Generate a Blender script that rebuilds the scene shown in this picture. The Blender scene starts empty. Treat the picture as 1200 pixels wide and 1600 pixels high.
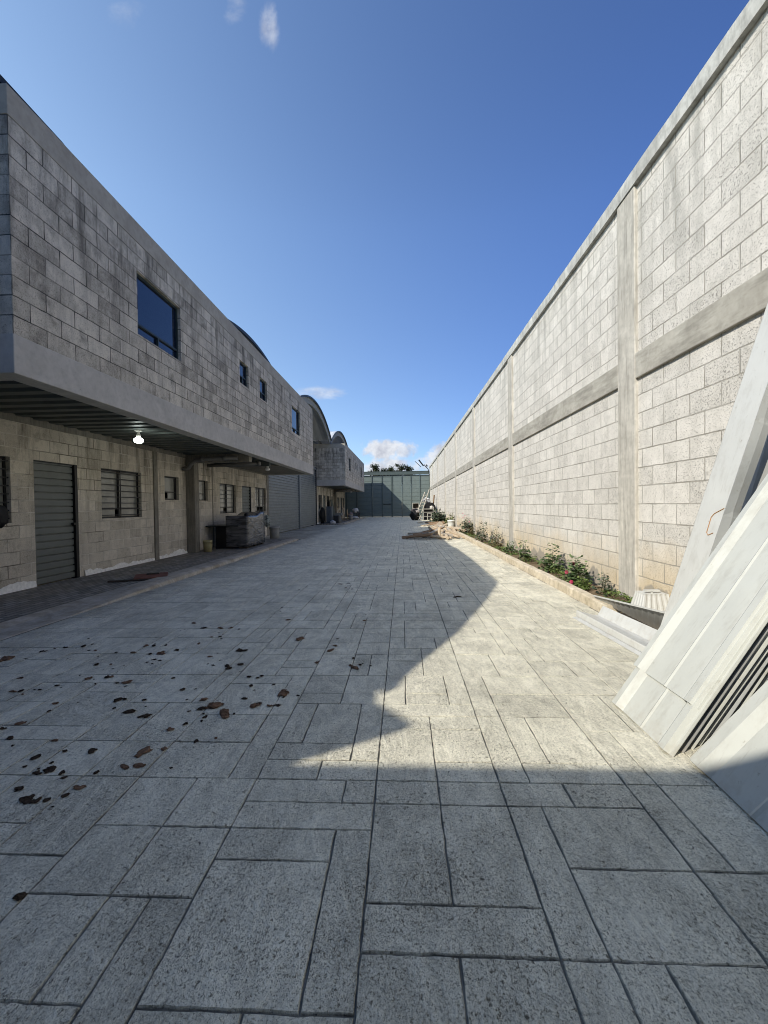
import bpy, bmesh, math, random
from mathutils import Vector, Matrix, noise as mnoise
random.seed(7)
sc = bpy.context.scene
C = sc.collection
R = math.radians

# ------------------------------------------------------------------ helpers
class MB:
    def __init__(s):
        s.v = []; s.f = []; s.c = None
    def quad(s, a, b, c, d):
        n = len(s.v); s.v += [tuple(a), tuple(b), tuple(c), tuple(d)]; s.f.append((n, n+1, n+2, n+3)); return s
    def tri(s, a, b, c):
        n = len(s.v); s.v += [tuple(a), tuple(b), tuple(c)]; s.f.append((n, n+1, n+2)); return s
    def box(s, x0, x1, y0, y1, z0, z1, M=None):
        n = len(s.v)
        p = [(x0,y0,z0),(x1,y0,z0),(x1,y1,z0),(x0,y1,z0),(x0,y0,z1),(x1,y0,z1),(x1,y1,z1),(x0,y1,z1)]
        if M is not None: p = [tuple(M @ Vector(q)) for q in p]
        s.v += p
        s.f += [tuple(n+i for i in q) for q in ((3,2,1,0),(4,5,6,7),(0,1,5,4),(1,2,6,5),(2,3,7,6),(3,0,4,7))]
        return s
    def bar(s, a, b, w, h, up=(0,0,1)):
        a = Vector(a); b = Vector(b); d = (b-a); L = d.length; d.normalize()
        u = Vector(up); sd = d.cross(u)
        if sd.length < 1e-4: sd = d.cross(Vector((1,0,0)))
        sd.normalize(); u = sd.cross(d)
        M = Matrix((( d.x,sd.x,u.x,a.x),(d.y,sd.y,u.y,a.y),(d.z,sd.z,u.z,a.z),(0,0,0,1)))
        return s.box(0, L, -w/2, w/2, -h/2, h/2, M)
    def tube(s, pts, r, k=8, cap=True):
        pts = [Vector(p) for p in pts]; n0 = len(s.v); m = len(pts)
        rr = r if isinstance(r, (list, tuple)) else [r]*m
        ref = Vector((0.3,0.2,0.93)).normalized()
        for i, p in enumerate(pts):
            d = (pts[min(i+1,m-1)] - pts[max(i-1,0)]).normalized()
            a = d.cross(ref)
            if a.length < .05: a = d.cross(Vector((1,0,0)))
            a.normalize(); b = d.cross(a)
            for j in range(k):
                t = 2*math.pi*j/k
                s.v.append(tuple(p + (a*math.cos(t)+b*math.sin(t))*rr[i]))
        for i in range(m-1):
            for j in range(k):
                s.f.append((n0+i*k+j, n0+i*k+(j+1)%k, n0+(i+1)*k+(j+1)%k, n0+(i+1)*k+j))
        if cap:
            s.f.append(tuple(n0+j for j in range(k))[::-1]); s.f.append(tuple(n0+(m-1)*k+j for j in range(k)))
        return s
    def lathe(s, prof, cx, cy, k=20):
        n0 = len(s.v); m = len(prof)
        for (r, z) in prof:
            for j in range(k):
                t = 2*math.pi*j/k; s.v.append((cx+r*math.cos(t), cy+r*math.sin(t), z))
        for i in range(m-1):
            for j in range(k):
                s.f.append((n0+i*k+j, n0+i*k+(j+1)%k, n0+(i+1)*k+(j+1)%k, n0+(i+1)*k+j))
        return s
    def sheet(s, prof, ax_o, U, V, W, thick):
        """extruded open profile: prof list of (u,h), extruded along V by length; thickness along W"""
        o = Vector(ax_o); U = Vector(U); V = Vector(V); W = Vector(W); n = len(s.v); m = len(prof)
        for (u, h) in prof:
            for t in (0, 1):
                for k in (0, 1):
                    s.v.append(tuple(o + U*u + W*(h - k*thick) + V*t))
        q = lambda i,t,k: n + i*4 + t*2 + k
        for i in range(m-1):
            s.f += [(q(i,0,0),q(i+1,0,0),q(i+1,1,0),q(i,1,0)), (q(i,1,1),q(i+1,1,1),q(i+1,0,1),q(i,0,1)),
                    (q(i,0,1),q(i+1,0,1),q(i+1,0,0),q(i,0,0)), (q(i,1,0),q(i+1,1,0),q(i+1,1,1),q(i,1,1))]
        s.f += [(q(0,0,0),q(0,1,0),q(0,1,1),q(0,0,1)), (q(m-1,0,1),q(m-1,1,1),q(m-1,1,0),q(m-1,0,0))]
        return s
    def build(s, name, mat, parent=None, bevel=0, smooth=False, fix=True):
        off = Vector((0,0,0))
        p = parent
        while p is not None: off += Vector(p.location); p = p.parent
        me = bpy.data.meshes.new(name)
        me.from_pydata([(v[0]-off.x, v[1]-off.y, v[2]-off.z) for v in s.v], [], s.f)
        if fix:
            bm = bmesh.new(); bm.from_mesh(me); bmesh.ops.recalc_face_normals(bm, faces=bm.faces); bm.to_mesh(me); bm.free()
        me.materials.append(mat)
        if smooth:
            for pl in me.polygons: pl.use_smooth = True
        o = bpy.data.objects.new(name, me); C.objects.link(o)
        if parent is not None: o.parent = parent
        if bevel:
            b = o.modifiers.new('bevel', 'BEVEL'); b.width = bevel; b.segments = 2; b.limit_method = 'ANGLE'
        return o

def thing(name, label, cat, loc=(0,0,0), group=None):
    o = bpy.data.objects.new(name, None); C.objects.link(o); o.location = loc
    o['label'] = label; o['category'] = cat
    if group: o['group'] = group
    return o
def tag(o, label, cat, group=None):
    o['label'] = label; o['category'] = cat
    if group: o['group'] = group
    return o
def struct(o, kind='structure'):
    o['kind'] = kind; return o
def dup(root, delta, label, rename=None):
    def cp(o, parent):
        c = o.copy(); C.objects.link(c)
        if parent is not None: c.parent = parent
        for ch in list(o.children): cp(ch, c)
        return c
    r = cp(root, None); r.location = Vector(root.location) + Vector(delta); r['label'] = label
    return r

def wall_grid(x_out, x_in, y0, y1, z0, z1, openings, axis='x'):
    """wall slab with rectangular openings; outer face at x_out, inner at x_in (plane axis x) """
    ys = sorted(set([y0, y1] + [v for o in openings for v in o[:2]])); ys = [v for v in ys if y0 <= v <= y1]
    zs = sorted(set([z0, z1] + [v for o in openings for v in o[2:4]])); zs = [v for v in zs if z0 <= v <= z1]
    ny, nz = len(ys)-1, len(zs)-1
    def solid(i, j):
        if i < 0 or j < 0 or i >= ny or j >= nz: return None
        cy, cz = (ys[i]+ys[i+1])/2, (zs[j]+zs[j+1])/2
        return not any(o[0] < cy < o[1] and o[2] < cz < o[3] for o in openings)
    m = MB(); P = (lambda x,y,z: (x,y,z)) if axis == 'x' else (lambda x,y,z: (y,x,z))
    for i in range(ny):
        for j in range(nz):
            if not solid(i,j): continue
            a,b,c,d = ys[i],ys[i+1],zs[j],zs[j+1]
            m.quad(P(x_out,a,c),P(x_out,b,c),P(x_out,b,d),P(x_out,a,d)); m.quad(P(x_in,a,c),P(x_in,a,d),P(x_in,b,d),P(x_in,b,c))
            if not solid(i-1,j): m.quad(P(x_out,a,c),P(x_out,a,d),P(x_in,a,d),P(x_in,a,c))
            if not solid(i+1,j): m.quad(P(x_out,b,c),P(x_in,b,c),P(x_in,b,d),P(x_out,b,d))
            if not solid(i,j-1): m.quad(P(x_out,a,c),P(x_in,a,c),P(x_in,b,c),P(x_out,b,c))
            if not solid(i,j+1): m.quad(P(x_out,a,d),P(x_out,b,d),P(x_in,b,d),P(x_in,a,d))
    bm = bmesh.new(); me = bpy.data.meshes.new('tmp'); me.from_pydata(m.v, [], m.f); bm.from_mesh(me)
    bmesh.ops.remove_doubles(bm, verts=bm.verts, dist=1e-5)
    m2 = MB(); bm.verts.index_update()
    m2.v = [tuple(v.co) for v in bm.verts]; m2.f = [tuple(v.index for v in f.verts) for f in bm.faces]
    bm.free(); bpy.data.meshes.remove(me)
    return m2

# ------------------------------------------------------------------ materials
class NT:
    def __init__(s, name):
        s.m = bpy.data.materials.new(name); s.m.use_nodes = True; s.t = s.m.node_tree; s.t.nodes.clear()
        s.out = s.t.nodes.new('ShaderNodeOutputMaterial'); s.p = s.t.nodes.new('ShaderNodeBsdfPrincipled')
        s.t.links.new(s.p.outputs[0], s.out.inputs[0]); s._pos = None
    def n(s, typ, **kw):
        nd = s.t.nodes.new(typ)
        for k, v in kw.items(): setattr(nd, k, v)
        return nd
    def put(s, sock, v):
        if hasattr(v, 'is_output') or isinstance(v, bpy.types.NodeSocket): s.t.links.new(v, sock)
        else:
            if isinstance(v, (tuple, list)) and len(v) == 3 and sock.type == 'RGBA': v = (*v, 1)
            sock.default_value = v
    def math(s, op, a, b=0.0, c=0.0, clamp=False):
        nd = s.n('ShaderNodeMath', operation=op); nd.use_clamp = clamp
        s.put(nd.inputs[0], a); s.put(nd.inputs[1], b); s.put(nd.inputs[2], c); return nd.outputs[0]
    def mix(s, f, a, b, mode='MIX'):
        nd = s.n('ShaderNodeMix', data_type='RGBA', blend_type=mode)
        s.put(nd.inputs[0], f); s.put(nd.inputs[6], a); s.put(nd.inputs[7], b); return nd.outputs[2]
    def ramp(s, v, lo, hi, a=0.0, b=1.0):
        nd = s.n('ShaderNodeMapRange'); s.put(nd.inputs[0], v); nd.inputs[1].default_value = lo; nd.inputs[2].default_value = hi
        nd.inputs[3].default_value = a; nd.inputs[4].default_value = b; return nd.outputs[0]
    def pos(s):
        if s._pos is None: s._pos = s.n('ShaderNodeNewGeometry').outputs['Position']
        return s._pos
    def obj(s): return s.n('ShaderNodeTexCoord').outputs['Object']
    def mapv(s, v, scale=(1,1,1), loc=(0,0,0), rot=(0,0,0)):
        nd = s.n('ShaderNodeMapping'); s.put(nd.inputs[0], v); nd.inputs[1].default_value = loc; nd.inputs[2].default_value = rot; nd.inputs[3].default_value = scale
        return nd.outputs[0]
    def noise(s, scale, detail=4, rough=.55, v=None, dist=0.0):
        nd = s.n('ShaderNodeTexNoise'); s.put(nd.inputs['Vector'], v if v is not None else s.pos())
        nd.inputs['Scale'].default_value = scale; nd.inputs['Detail'].default_value = detail; nd.inputs['Roughness'].default_value = rough; nd.inputs['Distortion'].default_value = dist
        return nd.outputs[0]
    def xyz(s, v):
        nd = s.n('ShaderNodeSeparateXYZ'); s.put(nd.inputs[0], v); return nd.outputs
    def comb(s, x, y, z):
        nd = s.n('ShaderNodeCombineXYZ'); s.put(nd.inputs[0], x); s.put(nd.inputs[1], y); s.put(nd.inputs[2], z); return nd.outputs[0]
    def bump(s, h, strength=.5, dist=.01, prev=None):
        nd = s.n('ShaderNodeBump'); s.put(nd.inputs['Height'], h); nd.inputs['Strength'].default_value = strength; nd.inputs['Distance'].default_value = dist
        if prev is not None: s.t.links.new(prev, nd.inputs['Normal'])
        return nd.outputs[0]
    def fin(s, col, rough=.9, bump=None, metal=0.0, spec=.3, **kw):
        s.put(s.p.inputs['Base Color'], col); s.put(s.p.inputs['Roughness'], rough); s.p.inputs['Metallic'].default_value = metal
        s.p.inputs['Specular IOR Level'].default_value = spec
        if bump is not None: s.t.links.new(bump, s.p.inputs['Normal'])
        for k, v in kw.items(): s.put(s.p.inputs[k], v)
        return s.m

def simple(name, col, rough=.6, metal=0.0, var=.12, scale=6, spec=.3, bump=0.0, dirt=None):
    k = NT(name)
    f = k.noise(scale, 5, .6)
    c = k.mix(k.ramp(f, .3, .7), tuple(x*(1-var) for x in col), tuple(min(1, x*(1+var)) for x in col))
    if dirt:
        c = k.mix(k.math('MULTIPLY', k.ramp(k.noise(scale*.6, 6, .7), .52, .72), .6), c, dirt)
    b = k.bump(k.noise(scale*8, 4), bump, .004) if bump else None
    return k.fin(c, rough, b, metal, spec)

def block_mat(name, bl, bh, dark, light, mortar, pit=.55, stain=(.06,.058,.05), stain_z=None, base_z=None, base_col=(.42,.33,.2), zoff=0.0, yoff=0.0, joint=.008, mort_mix=None, streak=.6, wr=.55, wm=.35):
    k = NT(name)
    o = k.xyz(k.obj()); nrm = k.xyz(k.n('ShaderNodeNewGeometry').outputs['Normal'])
    side = k.math('GREATER_THAN', k.math('ABSOLUTE', nrm[1]), .5)
    # horizontal run: y on walls along y, x on end faces
    hx = k.math('ADD', k.math('MULTIPLY', o[1], k.math('SUBTRACT', 1.0, side)), k.math('MULTIPLY', o[0], side))
    jit = k.math('MULTIPLY', k.math('SUBTRACT', k.noise(9, 3), .5), .012)
    v = k.comb(k.math('ADD', k.math('ADD', hx, yoff), jit), k.math('ADD', k.math('ADD', o[2], zoff), jit), 0.0)
    b = k.n('ShaderNodeTexBrick'); k.put(b.inputs['Vector'], v)
    b.inputs['Color1'].default_value = (0,0,0,1); b.inputs['Color2'].default_value = (1,1,1,1); b.inputs['Mortar'].default_value = (.5,.5,.5,1)
    b.inputs['Scale'].default_value = 1; b.inputs['Brick Width'].default_value = bl; b.inputs['Row Height'].default_value = bh
    b.inputs['Mortar Size'].default_value = joint; b.inputs['Mortar Smooth'].default_value = .35; b.inputs['Bias'].default_value = 0
    rnd = k.math('MULTIPLY', b.outputs['Color'], 1.0)
    big = k.noise(1.3, 5, .6); mid = k.noise(7, 5, .65); fine = k.noise(70, 4, .7)
    f = k.math('ADD', k.math('MULTIPLY', rnd, wr), k.math('ADD', k.math('MULTIPLY', k.ramp(mid, .3, .7), wm), k.math('MULTIPLY', k.ramp(big, .35, .65), .2)))
    col = k.mix(f, dark, light)
    col = k.mix(k.math('MULTIPLY', k.ramp(fine, .35, .75), .35), col, tuple(x*1.25 for x in light))
    # open pores of the blocks, fewer on some blocks
    pn = k.math('ADD', k.noise(48, 4, .75), k.math('MULTIPLY', k.math('SUBTRACT', rnd, .5), .07))
    pits = k.ramp(pn, .40, .345)
    pits2 = k.ramp(k.noise(110, 3, .7, k.mapv(k.pos(), (1,.55,1))), .41, .36)
    pm = k.math('MAXIMUM', pits, k.math('MULTIPLY', pits2, .8))
    col = k.mix(k.math('MULTIPLY', pm, pit), col, (.07,.065,.058))
    # weather streaks
    sv = k.mapv(k.pos(), (2.6, 2.6, .35))
    st = k.ramp(k.noise(1.6, 6, .7, sv), .46, .66)
    if stain_z:
        st = k.math('MULTIPLY', st, k.ramp(o[2], stain_z[0], stain_z[1], .25, 1.0))
    st2 = k.ramp(k.noise(3.1, 6, .75, k.mapv(k.pos(), (1.2,1.2,1.0), (4,7,1))), .53, .70)
    col = k.mix(k.math('MULTIPLY', k.math('MAXIMUM', st, k.math('MULTIPLY', st2, .6)), streak), col, stain)
    if base_z:
        zz = k.math('ADD', o[2], k.math('MULTIPLY', k.math('SUBTRACT', k.noise(1.1, 5, .6), .5), 1.1))
        col = k.mix(k.ramp(zz, base_z[0], base_z[1], .72, 0.0), col, base_col, 'MIX')
        # grey trowelled patches along the foot
        zz2 = k.math('ADD', o[2], k.math('MULTIPLY', k.math('SUBTRACT', k.noise(2.2, 3, .5, k.mapv(k.pos(), (1,1,.4))), .5), .9))
        col = k.mix(k.ramp(zz2, .24, .20, 0, .7), col, (.27,.255,.225))
    mc = mortar
    mf = b.outputs['Fac']
    if mort_mix:
        mc = k.mix(k.ramp(k.noise(.9, 3), .42, .56), mortar, mort_mix)
    jv = k.ramp(k.noise(2.5, 4, .6), .3, .6, .35, 1.0)
    col = k.mix(k.math('MULTIPLY', mf, jv), col, mc)
    h = k.math('SUBTRACT', k.math('SUBTRACT', k.math('MULTIPLY', fine, .25), k.math('MULTIPLY', mf, 1.0)), k.math('MULTIPLY', pm, .6))
    bp = k.bump(h, .8, .006)
    return k.fin(col, .95, bp, 0, .15)

def concrete_mat(name, a, b, streak=None, scale=1.0):
    k = NT(name)
    f = k.ramp(k.noise(2.2*scale, 7, .65, None, .6), .32, .68)
    col = k.mix(f, a, b)
    col = k.mix(k.math('MULTIPLY', k.ramp(k.noise(14*scale, 5, .6), .45, .7), .35), col, tuple(x*.72 for x in a))
    if streak:
        sv = k.mapv(k.pos(), streak)
        s = k.ramp(k.noise(3.5, 6, .75, sv), .45, .68)
        col = k.mix(k.math('MULTIPLY', s, .65), col, tuple(x*.5 for x in a))
    pits = k.ramp(k.noise(38, 3, .7), .33, .28)
    col = k.mix(k.math('MULTIPLY', pits, .4), col, tuple(x*.4 for x in a))
    bp = k.bump(k.noise(26, 6, .65), .35, .006)
    return k.fin(col, .92, bp, 0, .2)

M_right = block_mat('pale_concrete_block', .42, .223, (.48,.452,.395), (.71,.67,.595), (.31,.29,.24), pit=.66, stain=(.27,.26,.225), stain_z=(2.6,5.3), base_z=(.1,.80), base_col=(.62,.47,.25), zoff=.085, yoff=.04, joint=.008, streak=.7, wr=.36, wm=.6)
M_upper = block_mat('grey_concrete_block', .403, .2, (.175,.157,.125), (.64,.585,.475), (.06,.056,.048), pit=.55, stain=(.06,.056,.049), stain_z=(2.8,5.6), zoff=-.06, yoff=.0, joint=.007, streak=.9, wr=.6, wm=.68)
M_ground_blk = block_mat('brown_grey_concrete_block', .40, .2, (.38,.342,.27), (.72,.655,.54), (.17,.15,.115), pit=.3, stain=(.10,.085,.06), stain_z=(.9,2.3), zoff=-.04, yoff=.1, joint=.009, mort_mix=(.68,.64,.55), streak=.85)
M_hall = block_mat('hall_block', .40, .2, (.2,.19,.17), (.32,.3,.27), (.1,.1,.09))
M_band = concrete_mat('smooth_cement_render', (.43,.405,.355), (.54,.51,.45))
M_parapet = concrete_mat('weathered_cement_render', (.34,.31,.25), (.46,.425,.35))
M_beam = concrete_mat('trowelled_grey_concrete', (.34,.317,.263), (.50,.472,.40), (1,.35,2.2))
M_pil = concrete_mat('trowelled_pilaster_concrete', (.40,.372,.315), (.60,.565,.485), (5,5,.45))
M_cap = concrete_mat('coping_concrete', (.40,.39,.35), (.62,.61,.555), (2,2,.6))
M_kerb = concrete_mat('cream_kerb_concrete', (.47,.40,.28), (.68,.60,.46), (3,3,3))
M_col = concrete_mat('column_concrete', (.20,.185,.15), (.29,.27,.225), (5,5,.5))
M_deck = simple('galvanised_deck_steel', (.12,.135,.125), .5, .5, .15, 4)
M_dark = simple('black_painted_steel', (.012,.012,.013), .45, 0, .2, 8)
M_alu = simple('grey_aluminium_frame', (.12,.13,.13), .4, .6, .1, 8)
M_winframe = simple('dark_green_window_frame', (.035,.05,.048), .45, .2, .1, 8)
M_white = simple('white_plaster', (.86,.84,.77), .9, 0, .15, 20, .2, .4)
M_pipe = simple('grey_drain_pipe', (.17,.165,.15), .55, 0, .15, 5)
M_fascia = concrete_mat('pale_roof_fascia', (.27,.28,.255), (.34,.35,.32))
M_roofrib = simple('roof_truss_steel', (.16,.16,.13), .6, .2, .15, 3)

def sheet_metal(name, col, rough=.42, dirt=(.2,.17,.12), wave=.02, spots=True):
    k = NT(name)
    f = k.ramp(k.noise(1.7, 6, .6), .3, .7)
    c = k.mix(f, tuple(x*.93 for x in col), tuple(min(1,x*1.04) for x in col))
    if spots:
        c = k.mix(k.math('MULTIPLY', k.ramp(k.noise(34, 4, .7), .66, .72), .55), c, dirt)
        c = k.mix(k.math('MULTIPLY', k.ramp(k.noise(4, 7, .75, k.mapv(k.pos(), (1,3,1))), .5, .78), .38), c, dirt)
        scr = k.ramp(k.noise(30, 5, .8, k.mapv(k.pos(), (.22,2.4,.16))), .60, .66)
        c = k.mix(k.math('MULTIPLY', scr, .22), c, dirt)
        zz = k.xyz(k.pos())[2]
        ft = k.math('MULTIPLY', k.ramp(k.math('ADD', zz, k.math('MULTIPLY', k.math('SUBTRACT', k.noise(9, 5, .7), .5), .35)), .02, .14, .32, 0.0), k.ramp(k.noise(18, 4, .7), .45, .65))
        c = k.mix(ft, c, (.30,.24,.16))
    b = k.bump(k.noise(5, 2), .25, wave)
    return k.fin(c, k.ramp(k.noise(6, 4), .3, .7, rough-.08, rough+.12), b, 0, .45)
M_sheet = sheet_metal('cream_white_coated_steel', (.49,.495,.44))
M_sheet_b = sheet_metal('pale_grey_coated_steel', (.40,.41,.39))
M_sheet_edge = sheet_metal('greyed_sheet_steel', (.31,.31,.29))
M_flash = sheet_metal('white_flashing_steel', (.53,.53,.49))
M_gatepaint = sheet_metal('grey_green_painted_steel', (.115,.145,.136), .5, (.09,.08,.06), .012)
M_gatepost = simple('green_grey_gate_post_paint', (.06,.078,.073), .5, 0, .12, 3)
M_shutter = sheet_metal('blue_grey_corrugated_steel', (.20,.225,.225), .45, (.1,.09,.07), .012)
M_door = sheet_metal('grey_green_door_steel', (.12,.135,.125), .45, (.09,.08,.06), .01)
M_roof = sheet_metal('galvanised_roof_sheet', (.55,.56,.55), .4, (.3,.28,.24), .02)
M_roofedge = simple('dark_roof_edge_metal', (.035,.037,.036), .5, .3, .1, 4)

def glass_mat(name, col, rough=.03, spec=.6, var=None):
    k = NT(name)
    c = col
    if var: c = k.mix(k.ramp(k.noise(2.5, 4), .35, .65), col, var)
    b = k.bump(k.noise(2.2, 1), .08, .01)
    return k.fin(c, rough, b, 0, spec)
M_glass = glass_mat('dark_reflecting_glass', (.006,.012,.028), .02, .95)
M_pane = glass_mat('wall_reflection_pane', (.16,.165,.145), .16, .5, (.26,.26,.23))  # grey colour stands in for the sunlit wall reflected in the panes
M_pane2 = glass_mat('pale_wall_reflection_pane', (.24,.245,.22), .12, .5, (.36,.36,.32))  # lighter version, reflection of the sunlit wall put into the colour
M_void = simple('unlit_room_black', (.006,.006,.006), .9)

# ---- stamped concrete
def paving_mat():
    k = NT('stamped_grey_concrete')
    at = k.n('ShaderNodeAttribute', attribute_name='tone').outputs['Fac']
    p = k.pos()
    big = k.noise(.5, 5, .6); mid = k.noise(2.6, 7, .68, None, 1.2)
    rip = k.noise(7, 8, .7, k.mapv(p, (1.0, .4, 1), (0,0,0), (0,0,.55)), 1.8)
    clot = k.noise(24, 5, .7, k.mapv(p, (1.0, .7, 1), (0,0,0), (0,0,.5)), .6)
    grain = k.noise(85, 6, .8)
    f = k.math('ADD', k.math('MULTIPLY', k.math('MAXIMUM', at, 0.0), .30), k.math('ADD', k.math('MULTIPLY', k.ramp(mid, .38, .62), .31), k.math('ADD', k.math('MULTIPLY', k.ramp(rip, .41, .59), .36), k.math('MULTIPLY', k.ramp(clot, .36, .64), .26))), 0)
    col = k.mix(f, (.33,.305,.225), (.92,.86,.665))
    col = k.mix(k.math('MULTIPLY', k.ramp(big, .44, .64), .15), col, (.35,.33,.265))
    col = k.mix(k.math('MULTIPLY', k.ramp(grain, .42, .64), .55), col, (.90,.86,.71))
    col = k.mix(k.math('MULTIPLY', k.ramp(grain, .50, .34), .45), col, (.20,.19,.16))
    patch = k.math('MULTIPLY', k.math('SUBTRACT', k.noise(2.2, 6, .65, k.mapv(p, (1,1,1), (11,3,0))), .5), .17)
    pv = k.mapv(p, (1.0, .82, 1), (0,0,0), (0,0,.4))
    pits = k.ramp(k.math('ADD', k.noise(62, 6, .82, pv, .0), patch), .412, .368)
    pits2 = k.ramp(k.math('ADD', k.noise(190, 3, .75, pv), patch), .425, .38)
    pm = k.math('MAXIMUM', pits, k.math('MULTIPLY', pits2, .55))
    col = k.mix(k.math('MULTIPLY', pm, .82), col, (.06,.058,.05))
    jn = k.ramp(k.noise(5, 5, .7), .36, .62, .2, .9)
    col = k.mix(k.math('MULTIPLY', k.ramp(at, 0.0, -.55, 0, 1.0), jn), col, (.10,.094,.078))
    x = k.xyz(p)
    e = k.math('ADD', k.ramp(x[0], 1.75, 2.35), k.math('MULTIPLY', k.math('SUBTRACT', k.noise(1.4, 5, .65), .5), 1.5))
    yy = k.ramp(x[1], 5.0, 9.0)
    col = k.mix(k.math('MULTIPLY', k.ramp(e, .6, 1.25, 0, .5), yy), col, (.60,.44,.25))
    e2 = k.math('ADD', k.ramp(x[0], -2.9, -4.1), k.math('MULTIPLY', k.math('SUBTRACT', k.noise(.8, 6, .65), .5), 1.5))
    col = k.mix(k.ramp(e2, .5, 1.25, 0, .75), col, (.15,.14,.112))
    h = k.math('SUBTRACT', k.math('ADD', k.math('MULTIPLY', rip, .9), k.math('ADD', k.math('MULTIPLY', clot, .5), k.math('MULTIPLY', grain, .35))), k.math('MULTIPLY', pm, .5))
    return k.fin(col, .86, k.bump(h, 1.0, .016), 0, .3)
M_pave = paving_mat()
M_groove = concrete_mat('dark_groove_concrete', (.06,.057,.048), (.24,.228,.19), None, 2.5)
M_soil = concrete_mat('brown_garden_soil', (.13,.095,.055), (.24,.18,.11), None, 3)
M_earth = concrete_mat('dry_earth', (.2,.17,.11), (.3,.26,.17), None, .1)

def cobble_mat():
    k = NT('small_grey_paving_blocks')
    o = k.xyz(k.pos())
    v = k.comb(o[1], o[0], 0.0)
    b = k.n('ShaderNodeTexBrick'); k.put(b.inputs['Vector'], v)
    b.inputs['Color1'].default_value = (.20,.187,.155,1); b.inputs['Color2'].default_value = (.36,.335,.28,1); b.inputs['Mortar'].default_value = (.045,.042,.036,1)
    b.inputs['Scale'].default_value = 1; b.inputs['Brick Width'].default_value = .2; b.inputs['Row Height'].default_value = .1; b.inputs['Mortar Size'].default_value = .008; b.inputs['Mortar Smooth'].default_value = .5
    col = k.mix(k.ramp(k.noise(1.2, 6, .65), .4, .7, 0, .6), b.outputs['Color'], (.25,.21,.15))
    h = k.math('SUBTRACT', k.math('MULTIPLY', k.noise(40, 4), .3), b.outputs['Fac'])
    return k.fin(col, .9, k.bump(h, .9, .012), 0, .2)
M_cobble = cobble_mat()
M_walkkerb = concrete_mat('dusty_walk_kerb', (.30,.255,.185), (.56,.50,.40), None, 1.6)

# ------------------------------------------------------------------ camera, sun, sky
H = 1.28
yaw, pitch, roll, f = .0450, .0163, .0135, 650.0
cy, sy = math.cos(yaw), math.sin(yaw)
F = Vector((-sy*math.cos(pitch), cy*math.cos(pitch), -math.sin(pitch))); Rt = Vector((cy, sy, 0)); U = Rt.cross(F)
c, s = math.cos(roll), math.sin(roll)
R2 = c*Rt - s*U; U2 = s*Rt + c*U
cam = bpy.data.cameras.new('camera'); co = bpy.data.objects.new('camera', cam); C.objects.link(co)
cam.sensor_fit = 'HORIZONTAL'; cam.sensor_width = 36; cam.lens = f/1200*36; cam.clip_end = 3000; cam.clip_start = .05
Mx = Matrix(((R2.x,U2.x,-F.x,0),(R2.y,U2.y,-F.y,0),(R2.z,U2.z,-F.z,H),(0,0,0,1)))
co.matrix_world = Mx
sc.camera = co
sc.cycles.filter_width = 1.0

SA, SB = .97, 1.0        # ground shift of a shadow per metre of height, in x and y
sdir = Vector((-SA, -SB, 1)).normalized()
sun = bpy.data.lights.new('sun', 'SUN'); sun.energy = 2.15; sun.angle = R(.42); sun.color = (1, .95, .86)
so = bpy.data.objects.new('sun', sun); C.objects.link(so); so.rotation_euler = sdir.to_track_quat('Z', 'Y').to_euler(); so.location = (-20,-20,30)
el = math.asin(sdir.z); az = math.atan2(sdir.x, sdir.y)

w = bpy.data.worlds.new('World'); sc.world = w; w.use_nodes = True
t = w.node_tree; t.nodes.clear()
k = NT.__new__(NT); k.m = None; k.t = t; k._pos = None
wo = t.nodes.new('ShaderNodeOutputWorld'); bg = t.nodes.new('ShaderNodeBackground'); t.links.new(bg.outputs[0], wo.inputs[0])
sky = t.nodes.new('ShaderNodeTexSky'); sky.sky_type = 'NISHITA'; sky.sun_disc = False
sky.sun_elevation = el; sky.sun_rotation = az; sky.altitude = 1800; sky.air_density = 1.0; sky.dust_density = .6; sky.ozone_density = 2.2
d = k.xyz(t.nodes.new('ShaderNodeTexCoord').outputs['Generated'])
yy = k.math('MAXIMUM', d[1], .05)
u = k.math('DIVIDE', d[0], yy); v = k.math('DIVIDE', d[2], yy)
uv = k.comb(u, v, 0.0)
front = k.math('GREATER_THAN', d[1], .06)
def cloud(u0, v0, a, b, scale, amp, lo, hi, mx=1.0, seed=0, stretch=(1,1,1)):
    e = k.math('ADD', k.math('POWER', k.math('DIVIDE', k.math('SUBTRACT', u, u0), a), 2.0), k.math('POWER', k.math('DIVIDE', k.math('SUBTRACT', v, v0), b), 2.0))
    n = k.noise(scale, 9, .58, k.mapv(uv, stretch, (seed, seed*.7, 0)), .25)
    val = k.math('ADD', k.math('SUBTRACT', 1.0, e), k.math('MULTIPLY', k.math('SUBTRACT', n, .5), amp))
    nd = k.n('ShaderNodeMapRange', interpolation_type='SMOOTHSTEP'); k.put(nd.inputs[0], val); nd.inputs[1].default_value = lo; nd.inputs[2].default_value = hi; nd.inputs[3].default_value = 0; nd.inputs[4].default_value = mx
    return nd.outputs[0]
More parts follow.
